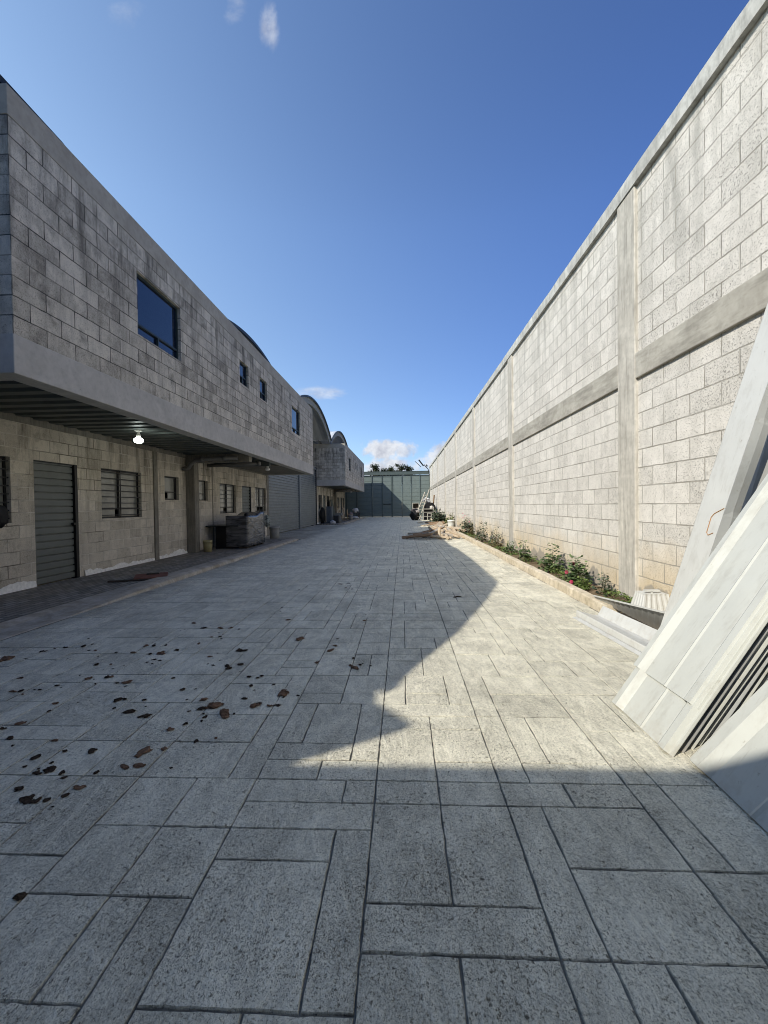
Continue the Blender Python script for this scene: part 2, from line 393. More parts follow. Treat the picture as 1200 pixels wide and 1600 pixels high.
clouds = [cloud(-.038,.128,.068,.038,26,3.0,.1,.8,.95,3), cloud(.008,.134,.036,.026,30,2.8,.1,.9,.85,9), cloud(-.03,.088,.095,.028,30,2.4,.05,.9,.95,5),
          cloud(.075,.092,.07,.038,30,2.8,.1,1.0,.9,12), cloud(.12,.115,.075,.04,30,2.8,.1,.9,.92,15), cloud(-.15,.09,.05,.02,30,3,.3,1.0,.7,2),
          cloud(-.195,.272,.080,.018,22,3.0,.1,1.5,.8,21,(.5,1.4,1)),
          cloud(-.308,1.155,.032,.075,13,3.4,.2,2.0,.7,31,(1.3,.7,1)), cloud(-.385,1.20,.04,.05,13,3.0,.2,2.4,.6,37), cloud(-.66,1.2,.06,.05,12,3.0,.3,2.4,.4,40)]
m = clouds[0]
for cl in clouds[1:]: m = k.math('MAXIMUM', m, cl)
m = k.math('MULTIPLY', m, front)
shade = k.ramp(k.noise(24, 6, .6, k.mapv(uv, (1,1,1), (1,.012,0))), .38, .60, .66, 1.0)
cc = k.n('ShaderNodeMix', data_type='RGBA', blend_type='MULTIPLY'); cc.inputs[0].default_value = 1; cc.inputs[6].default_value = (3.3,3.4,3.6,1)
k.t.links.new(k.comb(shade, shade, k.math('POWER', shade, .85)), cc.inputs[7])
hz = k.math('SMOOTH_MIN', k.ramp(d[2], .0, .55, .55, 1.0), 1.0, .1)
def ch(base, sl, hp): return k.math('MULTIPLY', k.math('MULTIPLY', k.math('EXPONENT', k.math('MULTIPLY', d[0], sl)), base), k.math('POWER', hz, hp))
tint = k.comb(ch(.80,-1.35,1.05), ch(.87,-1.05,1.15), ch(.99,-.55,1.25))
sk = k.n('ShaderNodeMix', data_type='RGBA', blend_type='MULTIPLY'); sk.inputs[0].default_value = 1; k.t.links.new(sky.outputs[0], sk.inputs[6]); k.t.links.new(tint, sk.inputs[7])
t.links.new(k.mix(m, sk.outputs[2], cc.outputs[2]), bg.inputs[0])
bg.inputs[1].default_value = .1
vs = sc.view_settings; vs.view_transform = 'Standard'; vs.look = 'None'; vs.exposure = 1.35; vs.gamma = 1

# ------------------------------------------------------------------ ground
g = MB(); g.box(-1500,1500,-1500,1500,-.6,-.12); struct(g.build('ground', M_earth))
XL, XR, Y0, Y1 = -3.98, 2.28, -2.9, 44.5

def stamped(x0, x1, y0, y1, name):
    """stones of a stamped ashlar pattern with sunk grooves, one sheet"""
    PX, PY, OX, OY = .565, 1.19, -.138, 1.91
    V=[]; Fc=[]; tone=[]
    def stone(a, b, cc_, d_):
        a, b, cc_, d_ = max(a,x0), min(b,x1), max(cc_,y0), min(d_,y1)
        if b-a < .04 or d_-cc_ < .04: return
        far = cc_ > 7
        g_ = .0016; bev = .0034; tn = random.random(); n = len(V)
        j = lambda: random.uniform(-.002,.002)
        nx = 1 if far else max(1, int((b-a)/.035)); ny = 1 if far else max(1, int((d_-cc_)/.035))
        # outline with small wobble
        pts = []
        for i in range(nx): pts.append((a+(b-a)*i/nx, cc_, 0, 1))
        for i in range(ny): pts.append((b, cc_+(d_-cc_)*i/ny, -1, 0))
        for i in range(nx): pts.append((b-(b-a)*i/nx, d_, 0, -1))
        for i in range(ny): pts.append((a, d_-(d_-cc_)*i/ny, 1, 0))
        cxm, cym = (a+b)/2, (cc_+d_)/2
        L = len(pts); tilt = random.uniform(-.0012,.0012), random.uniform(-.0012,.0012); zz = random.uniform(-.0015,.0015)
        sx = 1-2*g_/(b-a); sy_ = 1-2*g_/(d_-cc_); tx = 1-2*(g_+bev)/(b-a); ty = 1-2*(g_+bev)/(d_-cc_)
        lo = []; hi = []
        for (px, py, _, _) in pts:
            jx, jy = (0,0) if far else (j(), j())
            lo.append((cxm+(px-cxm)*sx+jx, cym+(py-cym)*sy_+jy, -.007)); hi.append((cxm+(px-cxm)*tx+jx, cym+(py-cym)*ty+jy, zz+tilt[0]*(px-cxm)+tilt[1]*(py-cym)))
        V.extend(lo); V.extend(hi)
        Fc.append(tuple(n+L+i for i in range(L)))
        for i in range(L): Fc.append((n+i, n+(i+1)%L, n+L+(i+1)%L, n+L+i))
        tone.extend([-1.0]*L+[tn]*L)
    def split(cx0, cy0, w_, h_, ux, uy):
        # units: cells of PX/4 by PY/8
        ar = w_*h_
        if ar <= 2 or (ar <= 4 and random.random() < .8) or (ar <= 6 and w_ <= 3 and h_ <= 3 and random.random() < .62) or (ar <= 9 and w_ <= 3 and h_ <= 3 and random.random() < .4) or (w_ == 1 and h_ <= 4):
            stone(cx0, cx0+w_*ux, cy0, cy0+h_*uy); return
        if (h_ > w_ or w_ == 1) and h_ > 1:
            q = random.randint(1, h_-1) if h_ > 2 else 1
            split(cx0, cy0, w_, q, ux, uy); split(cx0, cy0+q*uy, w_, h_-q, ux, uy)
        else:
            q = random.randint(1, w_-1)
            split(cx0, cy0, q, h_, ux, uy); split(cx0+q*ux, cy0, w_-q, h_, ux, uy)
    i0 = math.floor((x0-OX)/PX); i1 = math.ceil((x1-OX)/PX); j0 = math.floor((y0-OY)/PY); j1 = math.ceil((y1-OY)/PY)
    for i in range(i0, i1):
        for jj in range(j0, j1):
            cx0, cy0 = OX+i*PX, OY+jj*PY
            if cx0+PX < x0 or cx0 > x1: continue
            ux, uy = PX/4, PY/8
            sp = random.choice([2,3,3,4,5,5,6])
            split(cx0, cy0, 4, sp, ux, uy); split(cx0, cy0+sp*uy, 4, 8-sp, ux, uy)
    me = bpy.data.meshes.new(name); me.from_pydata(V, [], Fc)
    at = me.attributes.new('tone', 'FLOAT', 'POINT'); at.data.foreach_set('value', tone)
    me.materials.append(M_pave); o = bpy.data.objects.new(name, me); C.objects.link(o); return o
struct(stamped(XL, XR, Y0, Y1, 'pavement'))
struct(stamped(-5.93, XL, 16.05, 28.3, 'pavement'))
gb = MB(); gb.quad((-5.93,Y0,-.0065),(XR,Y0,-.0065),(XR,Y1,-.0065),(-5.93,Y1,-.0065)); struct(gb.build('pavement', M_groove))

# left walk: sloped concrete kerb strip and small paving blocks
def walk(y0, y1):
    m = MB(); m.quad((-5.93,y0,.040),(-4.46,y0,.036),(-4.46,y1,.036),(-5.93,y1,.040)); m.quad((-5.93,y0,-.05),(-4.46,y0,-.05),(-4.46,y0,.036),(-5.93,y0,.04)); m.quad((-5.93,y1,-.05),(-5.93,y1,.04),(-4.46,y1,.036),(-4.46,y1,-.05))
    struct(m.build('walkway', M_cobble))
    kb = MB(); n = 60; prof = [(-4.46,.0),(-4.46,.05),(-4.30,.075),(-4.08,.08),(-3.985,.055),(-3.97,-.008)]
    for i in range(n+1):
        y = y0+(y1-y0)*i/n
        e = min(1, (y1-y)/.5, 1) ; hs = 1 if e >= 1 else max(.3, e)
        low = min(1.0, max(.12, (y-4.4)/2.2)) if y0 < 10 else 1
        for (x, z) in prof:
            if x < -4.45 and z > .01: z = .038/max(.01, hs*low)
            kb.v.append((x + random.uniform(-.006,.006) + (1-hs)*(-4.2-x)*.5, y, z*hs*low + random.uniform(-.002,.002)))
    L = len(prof)
    for i in range(n):
        for j in range(L-1): kb.f.append((i*L+j, i*L+j+1, (i+1)*L+j+1, (i+1)*L+j))
    kb.f.append(tuple(range(L))); kb.f.append(tuple(n*L+j for j in range(L)))
    struct(kb.build('walkway_kerb', M_walkkerb))
walk(-2.9, 16.0); walk(28.4, 42.0)

# right planted strip and its kerb
kb = MB(); n = 160; prof = [(2.28,-.02),(2.283,.10),(2.295,.115),(2.385,.118),(2.40,.10),(2.40,-.02)]
KY0, KY1 = 4.78, 44.3
for i in range(n+1):
    y = KY0+(KY1-KY0)*i/n
    for (x, z) in prof:
        q = mnoise.noise(Vector((x*6, y*3.1, z*5)))*.006
        kb.v.append((x+q, y, z+(mnoise.noise(Vector((x*4, y*5, 3)))*.008 if z > 0 else 0)))
L = len(prof)
for i in range(n):
    for j in range(L-1): kb.f.append((i*L+j, i*L+j+1, (i+1)*L+j+1, (i+1)*L+j))
kb.f.append(tuple(range(L))); kb.f.append(tuple(n*L+j for j in range(L)))
struct(kb.build('kerb', M_kerb))
sb = MB(); n = 220
ys = [-2.9+(44.5+2.9)*i/n for i in range(n+1)]
xs = [2.28,2.40,2.5,2.62,2.75,2.92]
for y in ys:
    for x in xs: sb.v.append((x, y, (.035 if y > 4.7 else .012)+mnoise.noise(Vector((x*5,y*4,0)))*.02 - (.05 if x < 2.3 else 0)))
for i in range(n):
    for j in range(5): sb.f.append((i*6+j, i*6+j+1, (i+1)*6+j+1, (i+1)*6+j))
struct(sb.build('soil', M_soil, smooth=True))

# ------------------------------------------------------------------ right boundary wall
WX = 2.92; WY0, WY1 = -3.0, 44.6
wl = thing('block_wall', 'long tall pale concrete block wall in full sun with grey pilasters and coping', 'wall', (WX, 0, 0))
m = MB(); m.box(WX, WX+.2, WY0, WY1, -.3, 5.16); m.build('blockwork', M_right, wl)
m = MB()
pil_y = [5.5+5.75*i for i in range(-1, 7)]
edges = [WY0] + [e for p in pil_y for e in (p-.205, p+.205)] + [WY1]
bm_ = MB()
for i in range(0, len(edges), 2):
    if edges[i+1]-edges[i] > .02: bm_.box(WX-.035, WX+.01, edges[i]+.001, edges[i+1]-.001, 2.80, 3.11)
bm_.build('tie_beam', M_beam, wl, .008)
for p in pil_y:
    q = MB(); q.box(WX-.04, WX+.02, p-.205, p+.205, -.1, 5.159); q.build('pilaster', M_pil, wl, .01)
q = MB(); n = 120
for i in range(n):
    a, b = WY0+(WY1-WY0)*i/n, WY0+(WY1-WY0)*(i+1)/n
    # slightly wavering trowelled coping
    pass
prof = [(-.055,5.16),(-.06,5.27),(-.058,5.335),(-.03,5.36),(.24,5.37),(.24,5.16)]
for i in range(n+1):
    y = WY0+(WY1-WY0)*i/n
    for (x, z) in prof: q.v.append((WX+x+mnoise.noise(Vector((x*9,y*1.7,z)))*.008, y, z+(mnoise.noise(Vector((x*3,y*2.3,7)))*.012 if z > 5.3 else 0)))
L = 6
for i in range(n):
    for j in range(L): q.f.append((i*L+j, i*L+(j+1)%L, (i+1)*L+(j+1)%L, (i+1)*L+j))
q.f.append(tuple(range(L))); q.f.append(tuple(n*L+j for j in range(L)))
q.build('coping', M_cap, wl)

# ------------------------------------------------------------------ left buildings
BX, GX = -3.915, -5.93
def bars_window(parent, y0, y1, z0, z1, x, nbars, mull, pane_mat, open_rect=None, deep=.1, cross=False):
    """ground floor window: frame, pane and security bars"""
    fr = MB(); t_ = .035
    fr.box(x-deep, x-deep+.03, y0, y1, z0, z0+t_); fr.box(x-deep, x-deep+.03, y0, y1, z1-t_, z1)
    fr.box(x-deep, x-deep+.03, y0, y0+t_, z0+t_, z1-t_); fr.box(x-deep, x-deep+.03, y1-t_, y1, z0+t_, z1-t_)
    for q in mull: fr.box(x-deep, x-deep+.03, y0+(y1-y0)*q-.018, y0+(y1-y0)*q+.018, z0+t_, z1-t_)
    fr.box(x-deep, x-deep+.028, y0+t_, y1-t_, z0+.19, z0+.215)
    wn = fr.build('window', M_dark, parent)
    pn = MB()
    if open_rect:
        a, b, c_, d_ = open_rect
        for (p, q, r_, s_) in ((y0,a,z0,z1),(b,y1,z0,z1),(a,b,z0,c_),(a,b,d_,z1)):
            if q-p > .01 and s_-r_ > .01: pn.quad((x-deep+.008,p,r_),(x-deep+.008,q,r_),(x-deep+.008,q,s_),(x-deep+.008,p,s_))
    else: pn.quad((x-deep+.008,y0,z0),(x-deep+.008,y1,z0),(x-deep+.008,y1,z1),(x-deep+.008,y0,z1))
    pn.build('pane', pane_mat, wn)
    if nbars:
        b = MB()
        for i in range(nbars):
            z = z0+(z1-z0)*(i+.5)/nbars
            b.box(x-.045, x-.03, y0, y1, z-.008, z+.008)
        for q in ([.46,.5] if not cross else [.25,.5,.75]): b.box(x-.06, x-.046, y0+(y1-y0)*q-.008, y0+(y1-y0)*q+.008, z0, z1)
        b.build('security_bar', M_dark, wn)
    return wn
def ribbed_leaf(x, y0, y1, z0, z1, pitch, depth=.02, gw=.36):
    m_ = MB(); z = z0; pts = []
    while z < z1-1e-6:
        zt = min(z1, z+pitch)
        pts += [(z, 0), (zt-pitch*gw if zt-pitch*gw > z else zt, 0), (zt-pitch*gw*.8, -depth), (zt-pitch*.04, -depth)]
        z = zt
    pts.append((z1, 0))
    n = len(m_.v)
    for (zz, dx) in pts: m_.v += [(x+dx, y0, zz), (x+dx, y1, zz)]
    for i in range(len(pts)-1): m_.f.append((n+2*i, n+2*i+1, n+2*i+3, n+2*i+2))
    m_.box(x-.08, x-.06, y0, y1, z0, z1)
    return m_

def office_block(Y):
    """two-storey block: Y is the near end"""
    L = 14.13; y0, y1 = Y, Y+L
    b = thing('block_building', 'near two-storey concrete block building with the big dark upper window', 'building', (GX, Y, 0), 'two-storey block buildings along the yard')
    W = lambda a: a-4.07+Y
    ups = [(W(6.09),W(7.3),3.89,4.84),(W(10.0),W(10.58),4.32,4.88),(W(11.43),W(12.03),4.31,4.9),(W(14.76),W(15.95),3.97,4.91)]
    g = wall_grid(BX, BX-.15, y0, y1, 3.07, 5.26, ups); g.build('upper_wall', M_upper, b)
    for yy_, nm in ((y0, 'end_wall'), (y1, 'end_wall')):
        e = MB(); s_ = 1 if yy_ == y0 else -1
        e.box(-8.0, BX-.151, min(yy_, yy_+s_*.15), max(yy_, yy_+s_*.15), 3.07, 5.26); e.build(nm, M_upper, b)
    e = MB(); e.box(BX-.2, BX+.006, y0-.006, y1+.006, 5.26, 5.56); e.box(-8, BX-.2, y0-.006, y0+.2, 5.26, 5.56); e.box(-8, BX-.2, y1-.2, y1+.006, 5.26, 5.56)
    e.build('parapet', M_parapet, b, .006)
    e = MB(); e.box(BX-.24, BX+.008, y0-.008, y1+.008, 2.67, 3.07); e.box(-8, BX-.24, y0-.008, y0+.24, 2.67, 3.07); e.box(-8, BX-.24, y1-.24, y1+.008, 2.67, 3.07)
    e.build('floor_band', M_band, b, .008)
    e = MB(); e.box(-8, BX-.2, y0+.2, y1-.2, 5.12, 5.2); e.build('roof_slab', M_band, b)
    # ribbed steel deck under the overhang
    e = MB(); y = y0+.25; p_ = .305; prof = []
    while y < y1-.26:
        prof += [(y, 2.735), (y+.14, 2.735), (y+.165, 2.80), (y+p_-.025, 2.80)]; y += p_
    for (yy_, z) in prof: e.v += [(-8, yy_, z), (BX-.24, yy_, z)]
    for i in range(len(prof)-1): e.f.append((2*i, 2*i+1, 2*i+3, 2*i+2))
    e.build('deck_soffit', M_deck, b)
    e = MB(); e.box(-8, BX-.16, y0+.16, y1-.16, 2.95, 3.0); e.build('floor_slab', M_band, b)
    # ground floor wall
    gops = [(W(4.75),W(6.05),1.09,2.09),(W(6.45),W(7.34),.03,2.09),(W(7.95),W(9.21),1.09,2.09),(W(10.14),W(10.8),1.49,2.09),(W(11.79),W(12.44),1.49,2.09),(W(13.27),W(14.57),1.08,2.07),(W(15.15),W(16.05),.03,2.07),(W(16.5),W(17.85),1.08,2.08)]
    gw = wall_grid(GX, GX-.2, y0, y1, -.1, 2.64, gops); gw.build('ground_wall', M_ground_blk, b)
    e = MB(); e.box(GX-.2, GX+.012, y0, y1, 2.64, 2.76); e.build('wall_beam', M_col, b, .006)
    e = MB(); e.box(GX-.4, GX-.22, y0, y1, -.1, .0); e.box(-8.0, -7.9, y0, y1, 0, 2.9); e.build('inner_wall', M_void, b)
    e = MB(); e.box(-7.9, GX-.2, y0, y0+.15, 0, 2.7); e.build('end_wall', M_ground_blk, b)
    e = MB(); e.box(-7.9, GX-.2, y1-.15, y1, 0, 2.7); e.build('end_wall', M_ground_blk, b)
    for a0, a1, pr in ((9.66,9.81,.03),(12.72,12.78,.01),(17.95,18.2,.02)):
        e = MB(); e.box(GX-.05, GX+pr, W(a0), W(a1), -.05, 2.638); e.build('pilaster', M_col, b, .006)
    e = MB(); e.box(GX+.002, -5.68, W(11.15), W(11.40), -.05, 2.72); e.build('column', M_col, b, .012)
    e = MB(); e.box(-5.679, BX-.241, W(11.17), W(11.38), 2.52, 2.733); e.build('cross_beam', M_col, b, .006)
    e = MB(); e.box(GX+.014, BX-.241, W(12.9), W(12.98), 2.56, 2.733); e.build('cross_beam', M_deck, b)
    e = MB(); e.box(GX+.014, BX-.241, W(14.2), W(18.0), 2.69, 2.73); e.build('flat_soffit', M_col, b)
    # pipes under the deck
    e = MB(); px = W(10.95)
    e.tube([(-4.4,px,2.6),(-5.3,px,2.58),(-5.55,px,2.55),(-5.68,px+.02,2.46),(-5.74,px+.03,2.36),(-5.9,px+.03,2.33)], .055, 10); e.tube([(-5.42,px,2.58),(-5.30,px,2.58)], .068, 10); e.tube([(-4.8,px,2.6),(-4.7,px,2.6)], .066, 10)
    e.build('drain_pipe', M_pipe, b, smooth=True)
    e = MB(); px = W(12.3); e.tube([(-4.25,px,2.58),(-5.86,px,2.54)], .05, 10); e.tube([(-5.0,px,2.57),(-5.0,px,2.72)], .04, 8); e.tube([(-4.32,px,2.58),(-4.25,px,2.58)], .07, 10)
    e.build('drain_pipe', M_pipe, b, smooth=True)
    # white plaster splash along the foot of the wall
    def splash(a, c_, amp):
        e = MB(); nn = int((c_-a)/.035); 
        for i in range(nn+1):
            y = a+(c_-a)*i/nn
            h = .05+amp*abs(mnoise.noise(Vector((y*2.2, 1.3, 0))))+.03*mnoise.noise(Vector((y*11, 4, 0)))
            h = max(.015, h)
            e.v += [(GX+.028, W(y), .02), (GX+.010, W(y), .04+h), (GX-.002, W(y), .04+h)]
        for i in range(nn):
            for j in range(2): e.f.append((3*i+j, 3*i+j+1, 3*i+j+4, 3*i+j+3))
        e.build('plaster_splash', M_white, b)
    splash(4.1, 6.43, .14); splash(7.46, 9.64, .12); splash(9.83, 11.14, .16)
    # upper windows
    for i, (a, c_, z0, z1) in enumerate(ups):
        x = BX-.09; t_ = .035; fr = MB(); zt = z0+.17 if i in (0, 3) else z0+.2
        for (p, q, r_, s_) in ((a,c_,z0,z0+t_),(a,c_,z1-t_,z1),(a,a+t_,z0+t_,z1-t_),(c_-t_,c_,z0+t_,z1-t_),(a+t_,c_-t_,zt,zt+.03),((a+c_)/2-.016,(a+c_)/2+.016,z0+t_,zt)):
            fr.box(x, x+.04, p, q, r_, s_)
        wn = fr.build('window', M_winframe, b)
        pn = MB(); pn.quad((x+.015,a,zt),(x+.015,c_,zt),(x+.015,c_,z1),(x+.015,a,z1)); pn.quad((x+.012,(a+c_)/2,z0),(x+.012,c_,z0),(x+.012,c_,zt),(x+.012,(a+c_)/2,zt)); pn.quad((x+.004,a,z0),(x+.004,(a+c_)/2,z0),(x+.004,(a+c_)/2,zt),(x+.004,a,zt))
        pn.build('pane', M_glass, wn)
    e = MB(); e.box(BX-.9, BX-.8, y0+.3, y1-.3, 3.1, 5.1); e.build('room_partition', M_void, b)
    # ground openings
    bars_window(b, *gops[0], GX, 8, [.5], M_pane)
    bars_window(b, *gops[2], GX, 8, [.47], M_pane, (gops[2][0]+.5, gops[2][0]+.63, 1.12, 1.27))
    bars_window(b, *gops[3], GX, 0, [.9], M_pane, (gops[3][0]+.04, gops[3][0]+.28, 1.53, 1.7))
    bars_window(b, *gops[4], GX, 0, [], M_pane, (gops[4][0]+.04, gops[4][0]+.3, 1.53, 1.7))
    bars_window(b, *gops[5], GX, 7, [.5], M_pane2, (gops[5][0]+.45, gops[5][0]+.75, 1.1, 1.27))
    bars_window(b, *gops[7], GX, 7, [.5], M_pane2, (gops[7][0]+.4, gops[7][0]+1.2, 1.1, 1.27), cross=True)
    for gi in (1, 6):
        a, c_, z0, z1 = gops[gi]
        dr = ribbed_leaf(GX-.03, a+.01, c_-.07, .06, z1-.02, .117, .03, .2).build('door', M_door, b)
        e = MB(); e.box(GX-.1, GX+.012, c_-.065, c_-.002, .03, z1-.003); e.box(GX-.1, GX-.005, a+.002, c_-.066, z1-.02, z1-.003); e.build('door_frame', M_dark, dr)
        e = MB(); e.box(GX-.02, GX+.03, c_-.13, c_-.07, 1.0, 1.04); e.build('handle', M_dark, dr)
    return b
blk1 = office_block(4.07)
blk2 = dup(blk1, (0, 24.4, 0), 'far two-storey block building beyond the corrugated shed gate, clutter under its overhang')

# ------------------------------------------------------------------ arched hall roofs behind
def vault(yc, hw, zs, rise, label, power=None, x0=-4.9, x1=-24):
    r = thing('arched_roof', label, 'roof', (x0, yc, zs), 'arched metal roofs over the halls')
    N = 90 if power else 40
    Rad = (hw*hw+rise*rise)/(2*rise)
    tab = [(-2,4.85),(-1.83,4.92),(-1.31,5.48),(-.53,6.02),(.18,6.44),(.30,6.49),(3.2,6.55)]  # near roof profile shaped to throw the curved shadow edge on the pavement
    def z(t):   # t in -1..1
        if power == 'low':
            y = yc-abs(t)*hw
            for (a, b), (c_, d_) in zip(tab[:-1], tab[1:]):
                if y <= c_: return b+(d_-b)*max(0, (y-a))/(c_-a)
            return 6.55
        if power: return zs+rise*(1-abs(t)**power)
        return zs+math.sqrt(Rad*Rad-(t*hw)**2)-(Rad-rise)
    top = [(yc+hw*(-1+2*i/N), z(-1+2*i/N)) for i in range(N+1)]
    # fascia: ring of pale metal on the front edge
    e = MB()
    for i, (y, zz) in enumerate(top):
        tn = -1+2*i/N; nx = Vector((0, tn*.5, 1)).normalized()
        for (d_, dx) in ((.34,0),(.045,0),(.045,-.08),(.34,-.08)): e.v.append((x0+dx, y-nx.y*d_, zz-nx.z*d_))
    for i in range(N):
        for j in range(4): e.f.append((4*i+j, 4*i+(j+1)%4, 4*i+4+(j+1)%4, 4*i+4+j))
    e.build('fascia', M_fascia, r)
    # corrugated shell
    e = MB(); nx_ = 90
    for j in range(nx_+1):
        x = x0+.09+(x1-x0-.09)*j/nx_; h = .03 if j % 2 else 0
        for (y, zz) in top: e.v.append((x, y, zz+h))
    for j in range(nx_):
        for i in range(N): a = j*(N+1)+i; e.f.append((a, a+1, a+N+2, a+N+1))
    e.build('roof_sheet', M_roof, r)
    e = MB()
    for (y, zz) in top: e.v += [(x0+.1, y, zz+.05), (x0+.1, y, zz-.04), (x0+.06, y, zz-.04), (x0+.06, y, zz+.05)]
    for i in range(N):
        for j in range(4): e.f.append((4*i+j, 4*i+(j+1)%4, 4*i+4+(j+1)%4, 4*i+4+j))
    e.build('roof_edge', M_roofedge, r)
    for xx in (-7.0, -9.5, -12.5):
        e = MB(); e.tube([(xx, y, zz-.16) for (y, zz) in top[1:-1]], .07, 6); e.build('arch_rib', M_roofrib, r)
    e = MB(); e.bar((-6.2, top[0][0], zs+.05), (-6.2, top[-1][0], zs+.05), .06, .06); e.build('tie_rod', M_roofrib, r)
    return r
vault(3.1, 5.1, 4.85, 1.72, 'arched metal hall roof peeping over the parapet at the near corner of the near building', 'low')
vault(13.4, 4.8, 5.36, 1.32, 'arched metal hall roof showing as a dark curve above the near building parapet')
vault(23.35, 5.13, 5.8, 1.35, 'large open arched hall roof with pale fascia rising between the two block buildings')
vault(33.5, 5.0, 5.8, 1.32, 'small distant arched hall roof with sunlit side above the far block building')
hall = thing('warehouse', 'dark warehouse interior and walls standing under the arched roofs', 'warehouse', (-6, 18, 0))
e = MB(); e.box(-24.2, -24, -2.2, 42.6, -.1, 6); e.build('rear_wall', M_hall, hall)
e = MB(); e.box(-24, -4.95, -2.44, -2.2, -.1, 4.45); e.build('end_wall', M_hall, hall)
e = MB(); e.box(-24, -4.94, 18.0, 18.42, 4.9, 5.74); e.build('valley_light_blocker', M_fascia, hall)  # box added to close a slot of sunlight between the arched roofs
e = MB(); pg = [(-1.7,4.86),(-2.2,4.88),(-2.70,5.12),(-2.72,5.06),(-2.45,4.46),(-1.7,4.40)]  # unseen overhang, outline shaped to cast the tongue of shadow on the pavement
for x in (-24,-4.92): e.v += [(x, y, z) for y, z in pg]
for i in range(6): e.f.append((i, (i+1)%6, 6+(i+1)%6, 6+i))
e.f += [tuple(range(6)), tuple(range(6,12))]; e.build('shadow_eaves', M_fascia, hall)
e = MB(); e.box(-24, -8.05, 42.4, 42.6, -.1, 5.85); e.build('end_wall', M_hall, hall)
e = MB(); e.box(-24, -8.1, -2, 42.3, -.1, .02); e.build('hall_floor', M_band, hall)

# ------------------------------------------------------------------ corrugated shed gates in the gaps
def shed_gate(y0, y1, label):
    g_ = thing('shed_gate', label, 'gate', (GX, y0, 0), 'corrugated gates between the buildings')
    ym = (y0+y1)/2+.4; q1 = (y0+ym)/2; q2 = (ym+y1)/2
    for a, b_ in ((y0+.03, q1-.006), (q1+.006, ym-.13), (ym+.13, q2-.006), (q2+.006, y1-.1)):
        ribbed_leaf(GX-.02, a, b_, .03, 3.75, .135, .045).build('gate_leaf', M_shutter, g_)
    for y in (ym,):
        e = MB(); e.box(GX-.08, GX+.05, y-.11, y+.11, 0, 3.95); e.build('gate_post', M_shutter, g_, .006)
    e = MB(); e.box(GX-.08, GX+.03, y1-.1, y1, 0, 3.95); e.build('gate_post', M_roofedge, g_, .006)
    e = MB(); e.box(GX-.07, GX+.03, y0+.02, y1-.1, 3.76, 3.9); e.build('top_rail', M_shutter, g_)
    return g_
shed_gate(18.21, 28.45, 'blue-grey corrugated steel gate between the near and far block buildings')
shed_gate(-2.0, 4.06, 'blue-grey corrugated steel gate before the near end of the near building')

# ------------------------------------------------------------------ steel yard gates
def yard_gate(y, x0, x1, hgt, label, posts, facing=1):
    g_ = thing('yard_gate', label, 'gate', (0, y, 0))
    xs_ = [x0]+posts+[x1]
    for a, b_ in zip(xs_[:-1], xs_[1:]):
        m_ = MB(); z = .06; p_ = .42; pts = []
        while z < hgt-.45:
            zt = min(hgt-.42, z+p_); pts += [(z,0),(zt-.06,0),(zt-.045,.018),(zt-.015,.018)]; z = zt
        pts.append((hgt-.42, 0))
        for (zz, dy) in pts: m_.v += [(a+.05, y+dy, zz), (b_-.05, y+dy, zz)]
        for i in range(len(pts)-1): m_.f.append((2*i,2*i+1,2*i+3,2*i+2))
        m_.box(a+.05, b_-.05, y+.03, y+.05, .06, hgt-.42)
        m_.build('gate_panel', M_gatepaint, g_)
    for i, x in enumerate(xs_):
        w_ = .09 if abs(x+1.12) > .2 else .16
        e = MB(); e.box(x-w_/2, x+w_/2, y-.07, y+.06, 0, hgt-.38); e.build('post', M_gatepost, g_, .006)
    e = MB(); e.box(x0-.1, x1, y-.16, y+.1, hgt-.379, hgt-.03); e.box(x0-.1, x1, y-.2, y+.12, hgt-.03, hgt); e.build('header_beam', M_gatepost, g_, .006)
    e = MB(); e.box(-2.1, -1.25, y-.11, y-.08, 1.35, 1.42); e.box(-1.98,-1.94,y-.09,y-.0,1.33,1.44); e.box(-1.42,-1.38,y-.09,y-.0,1.33,1.44); e.build('bolt', M_roofedge, g_)
    return g_
yard_gate(44.5, -9.5, 2.88, 4.88, 'tall grey-green steel sheet gate closing the far end of the yard', [-8.2,-7.1,-6.0,-4.9,-3.25,-2.17,-1.12,-.05,.92,1.88])
yard_gate(-2.87, -9.0, 2.88, 4.78, 'unseen grey-green steel gate added behind the camera to cast the near shadow', [-7.6,-6.4,-5.2,-4.0,-2.9,-1.12,0.,1.,2.])  # out of view, added to throw the straight foreground shadow edge
# floodlights on the far right corner
fl = thing('floodlight', 'two dark floodlights on a bracket above the right end of the far gate', 'floodlight', (2.7, 44.2, 4.7))
e = MB(); e.tube([(2.85,44.3,4.6),(2.75,44.2,5.0),(2.3,44.0,5.5)], .04, 6); e.build('bracket', M_dark, fl)
e = MB(); e.bar((2.25,44.0,5.35),(1.75,43.9,6.0),.16,.1); e.build('lamp_head', M_dark, fl)
e = MB(); e.bar((2.0,44.0,5.25),(1.35,43.9,5.85),.05,.05); e.build('lamp_arm', M_dark, fl)
e = MB(); e.bar((2.65,44.1,5.3),(2.55,44.1,5.5),.14,.12); e.build('lamp_head', M_dark, fl)

